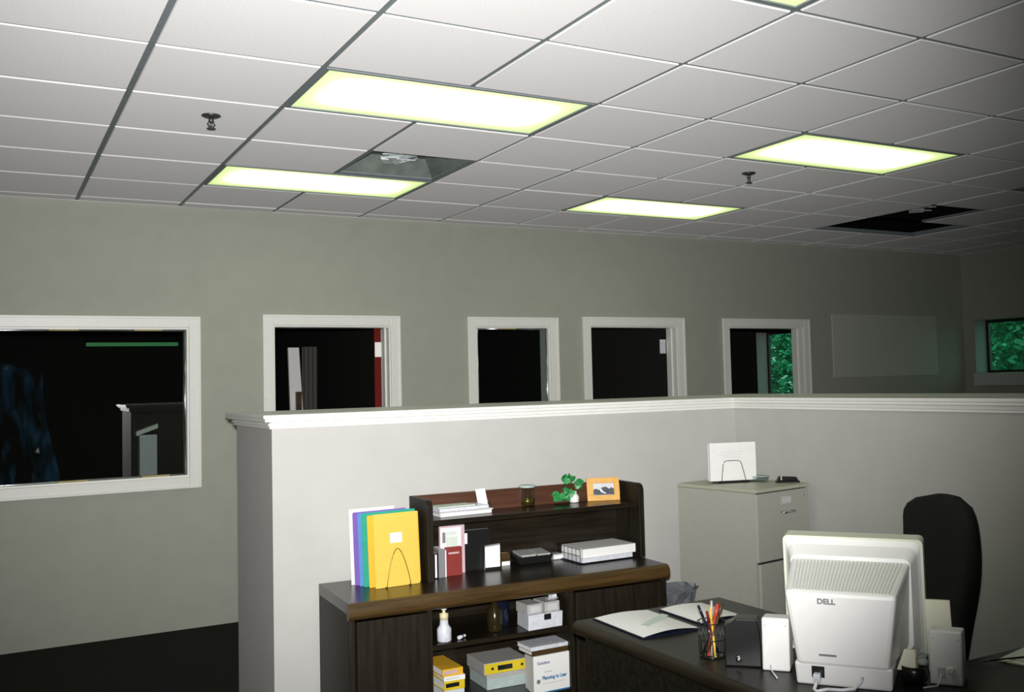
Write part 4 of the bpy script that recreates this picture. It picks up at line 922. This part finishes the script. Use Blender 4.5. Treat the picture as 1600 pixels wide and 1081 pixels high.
MB().tube([(0.088*math.cos(2*PI*k/20), 0.07*math.sin(2*PI*k/20), 0.49) for k in range(20)], 0.004, 6, True).build('tie', 'lotion_white', t)

# ================================================================== CHAIR
ch = thing('office_chair', 'black high-back office chair behind the monitor', 'chair', (2.045, -1.25, 0), math.radians(65))
# local: +y = direction the sitter faces ; backrest at -y
def backpt(a, b, side):
    th = a*2*PI
    return None
def chair_back():
    mb = MB(); nz, na = 26, 28
    rings = []
    for i in range(nz+1):
        s_ = i/nz; z = 0.50+0.625*s_
        wd = 0.20+0.035*math.sin(PI*min(1, s_*1.1))                         # half width
        q_ = min(1.0, max(0.0, (s_-0.30)/0.45)); wd = 0.175+0.065*q_*q_*(3-2*q_)
        if s_ > 0.84: wd *= math.sqrt(max(0.0, 1-((s_-0.84)/0.165)**2.6))
        if s_ < 0.08: wd *= 0.75+0.25*(s_/0.08)
        wd = max(wd, 0.012)
        y = -0.225-0.030*math.sin((s_-0.25)*PI*1.1)-0.035*s_
        th = 0.048*(1-0.45*s_**4) if s_ < 0.97 else 0.018
        ring = []
        for k in range(na):
            a = 2*PI*k/na; cx, sy = math.cos(a), math.sin(a)
            cx = math.copysign(abs(cx)**0.6, cx); sy = math.copysign(abs(sy)**0.8, sy)
            x = wd*cx
            ring.append(mb.bm.verts.new((x, y+th*sy+0.10*(x/0.24)**2*0.55, z)))
        rings.append(ring)
    for a, b in zip(rings, rings[1:]):
        for k in range(na):
            f = mb.bm.faces.new((a[k], a[(k+1) % na], b[(k+1) % na], b[k])); f.smooth = True
    mb.bm.faces.new(rings[0][::-1]); mb.bm.faces.new(rings[-1])
    return mb
chair_back().build('backrest', 'black_fabric', ch)
MB().prism(rounded(0.48, 0.46, 0.09, 6, 0, 0.02), 0.43, 0.51, 'Z', bev=0.02).build('seat', 'black_fabric', ch)
MB().tube([(0, -0.10, 0.42), (0, -0.24, 0.43), (0, -0.27, 0.52), (0, -0.268, 0.66)], 0.022, 8).build('back_support', 'black_plastic', ch)
MB().lathe([(0.03, 0.10), (0.03, 0.28), (0.02, 0.281), (0.02, 0.42)], 16).build('gas_column', 'black_plastic', ch)
for s_ in (-1, 1):
    MB().tube([(s_*0.20, -0.05, 0.44), (s_*0.27, -0.05, 0.46), (s_*0.275, -0.04, 0.64)], 0.014, 8).box(s_*0.275-0.03, s_*0.275+0.03, -0.14, 0.12, 0.64, 0.67, bev=0.01).build('armrest', 'black_plastic', ch)
for k in range(5):
    a = 2*PI*k/5+0.3
    lg = MB().hexa([(0.02, -0.022, 0.065), (0.29, -0.014, 0.06), (0.29, 0.014, 0.06), (0.02, 0.022, 0.065)], [(0.02, -0.022, 0.115), (0.29, -0.014, 0.082), (0.29, 0.014, 0.082), (0.02, 0.022, 0.115)], bev=0.004)
    lg.bm.transform(Matrix.Rotation(a, 4, 'Z')); lo = lg.build('leg', 'black_plastic', ch)
    cs = MB().lathe([(0.014, -0.012), (0.027, -0.010), (0.029, 0.0), (0.027, 0.010), (0.014, 0.012)], 16)
    cs.bm.transform(Matrix.Rotation(a, 4, 'Z') @ Matrix.Translation((0.275, 0, 0.029)) @ Matrix.Rotation(PI/2, 4, 'X')); cs.build('caster', 'black_plastic', lo)
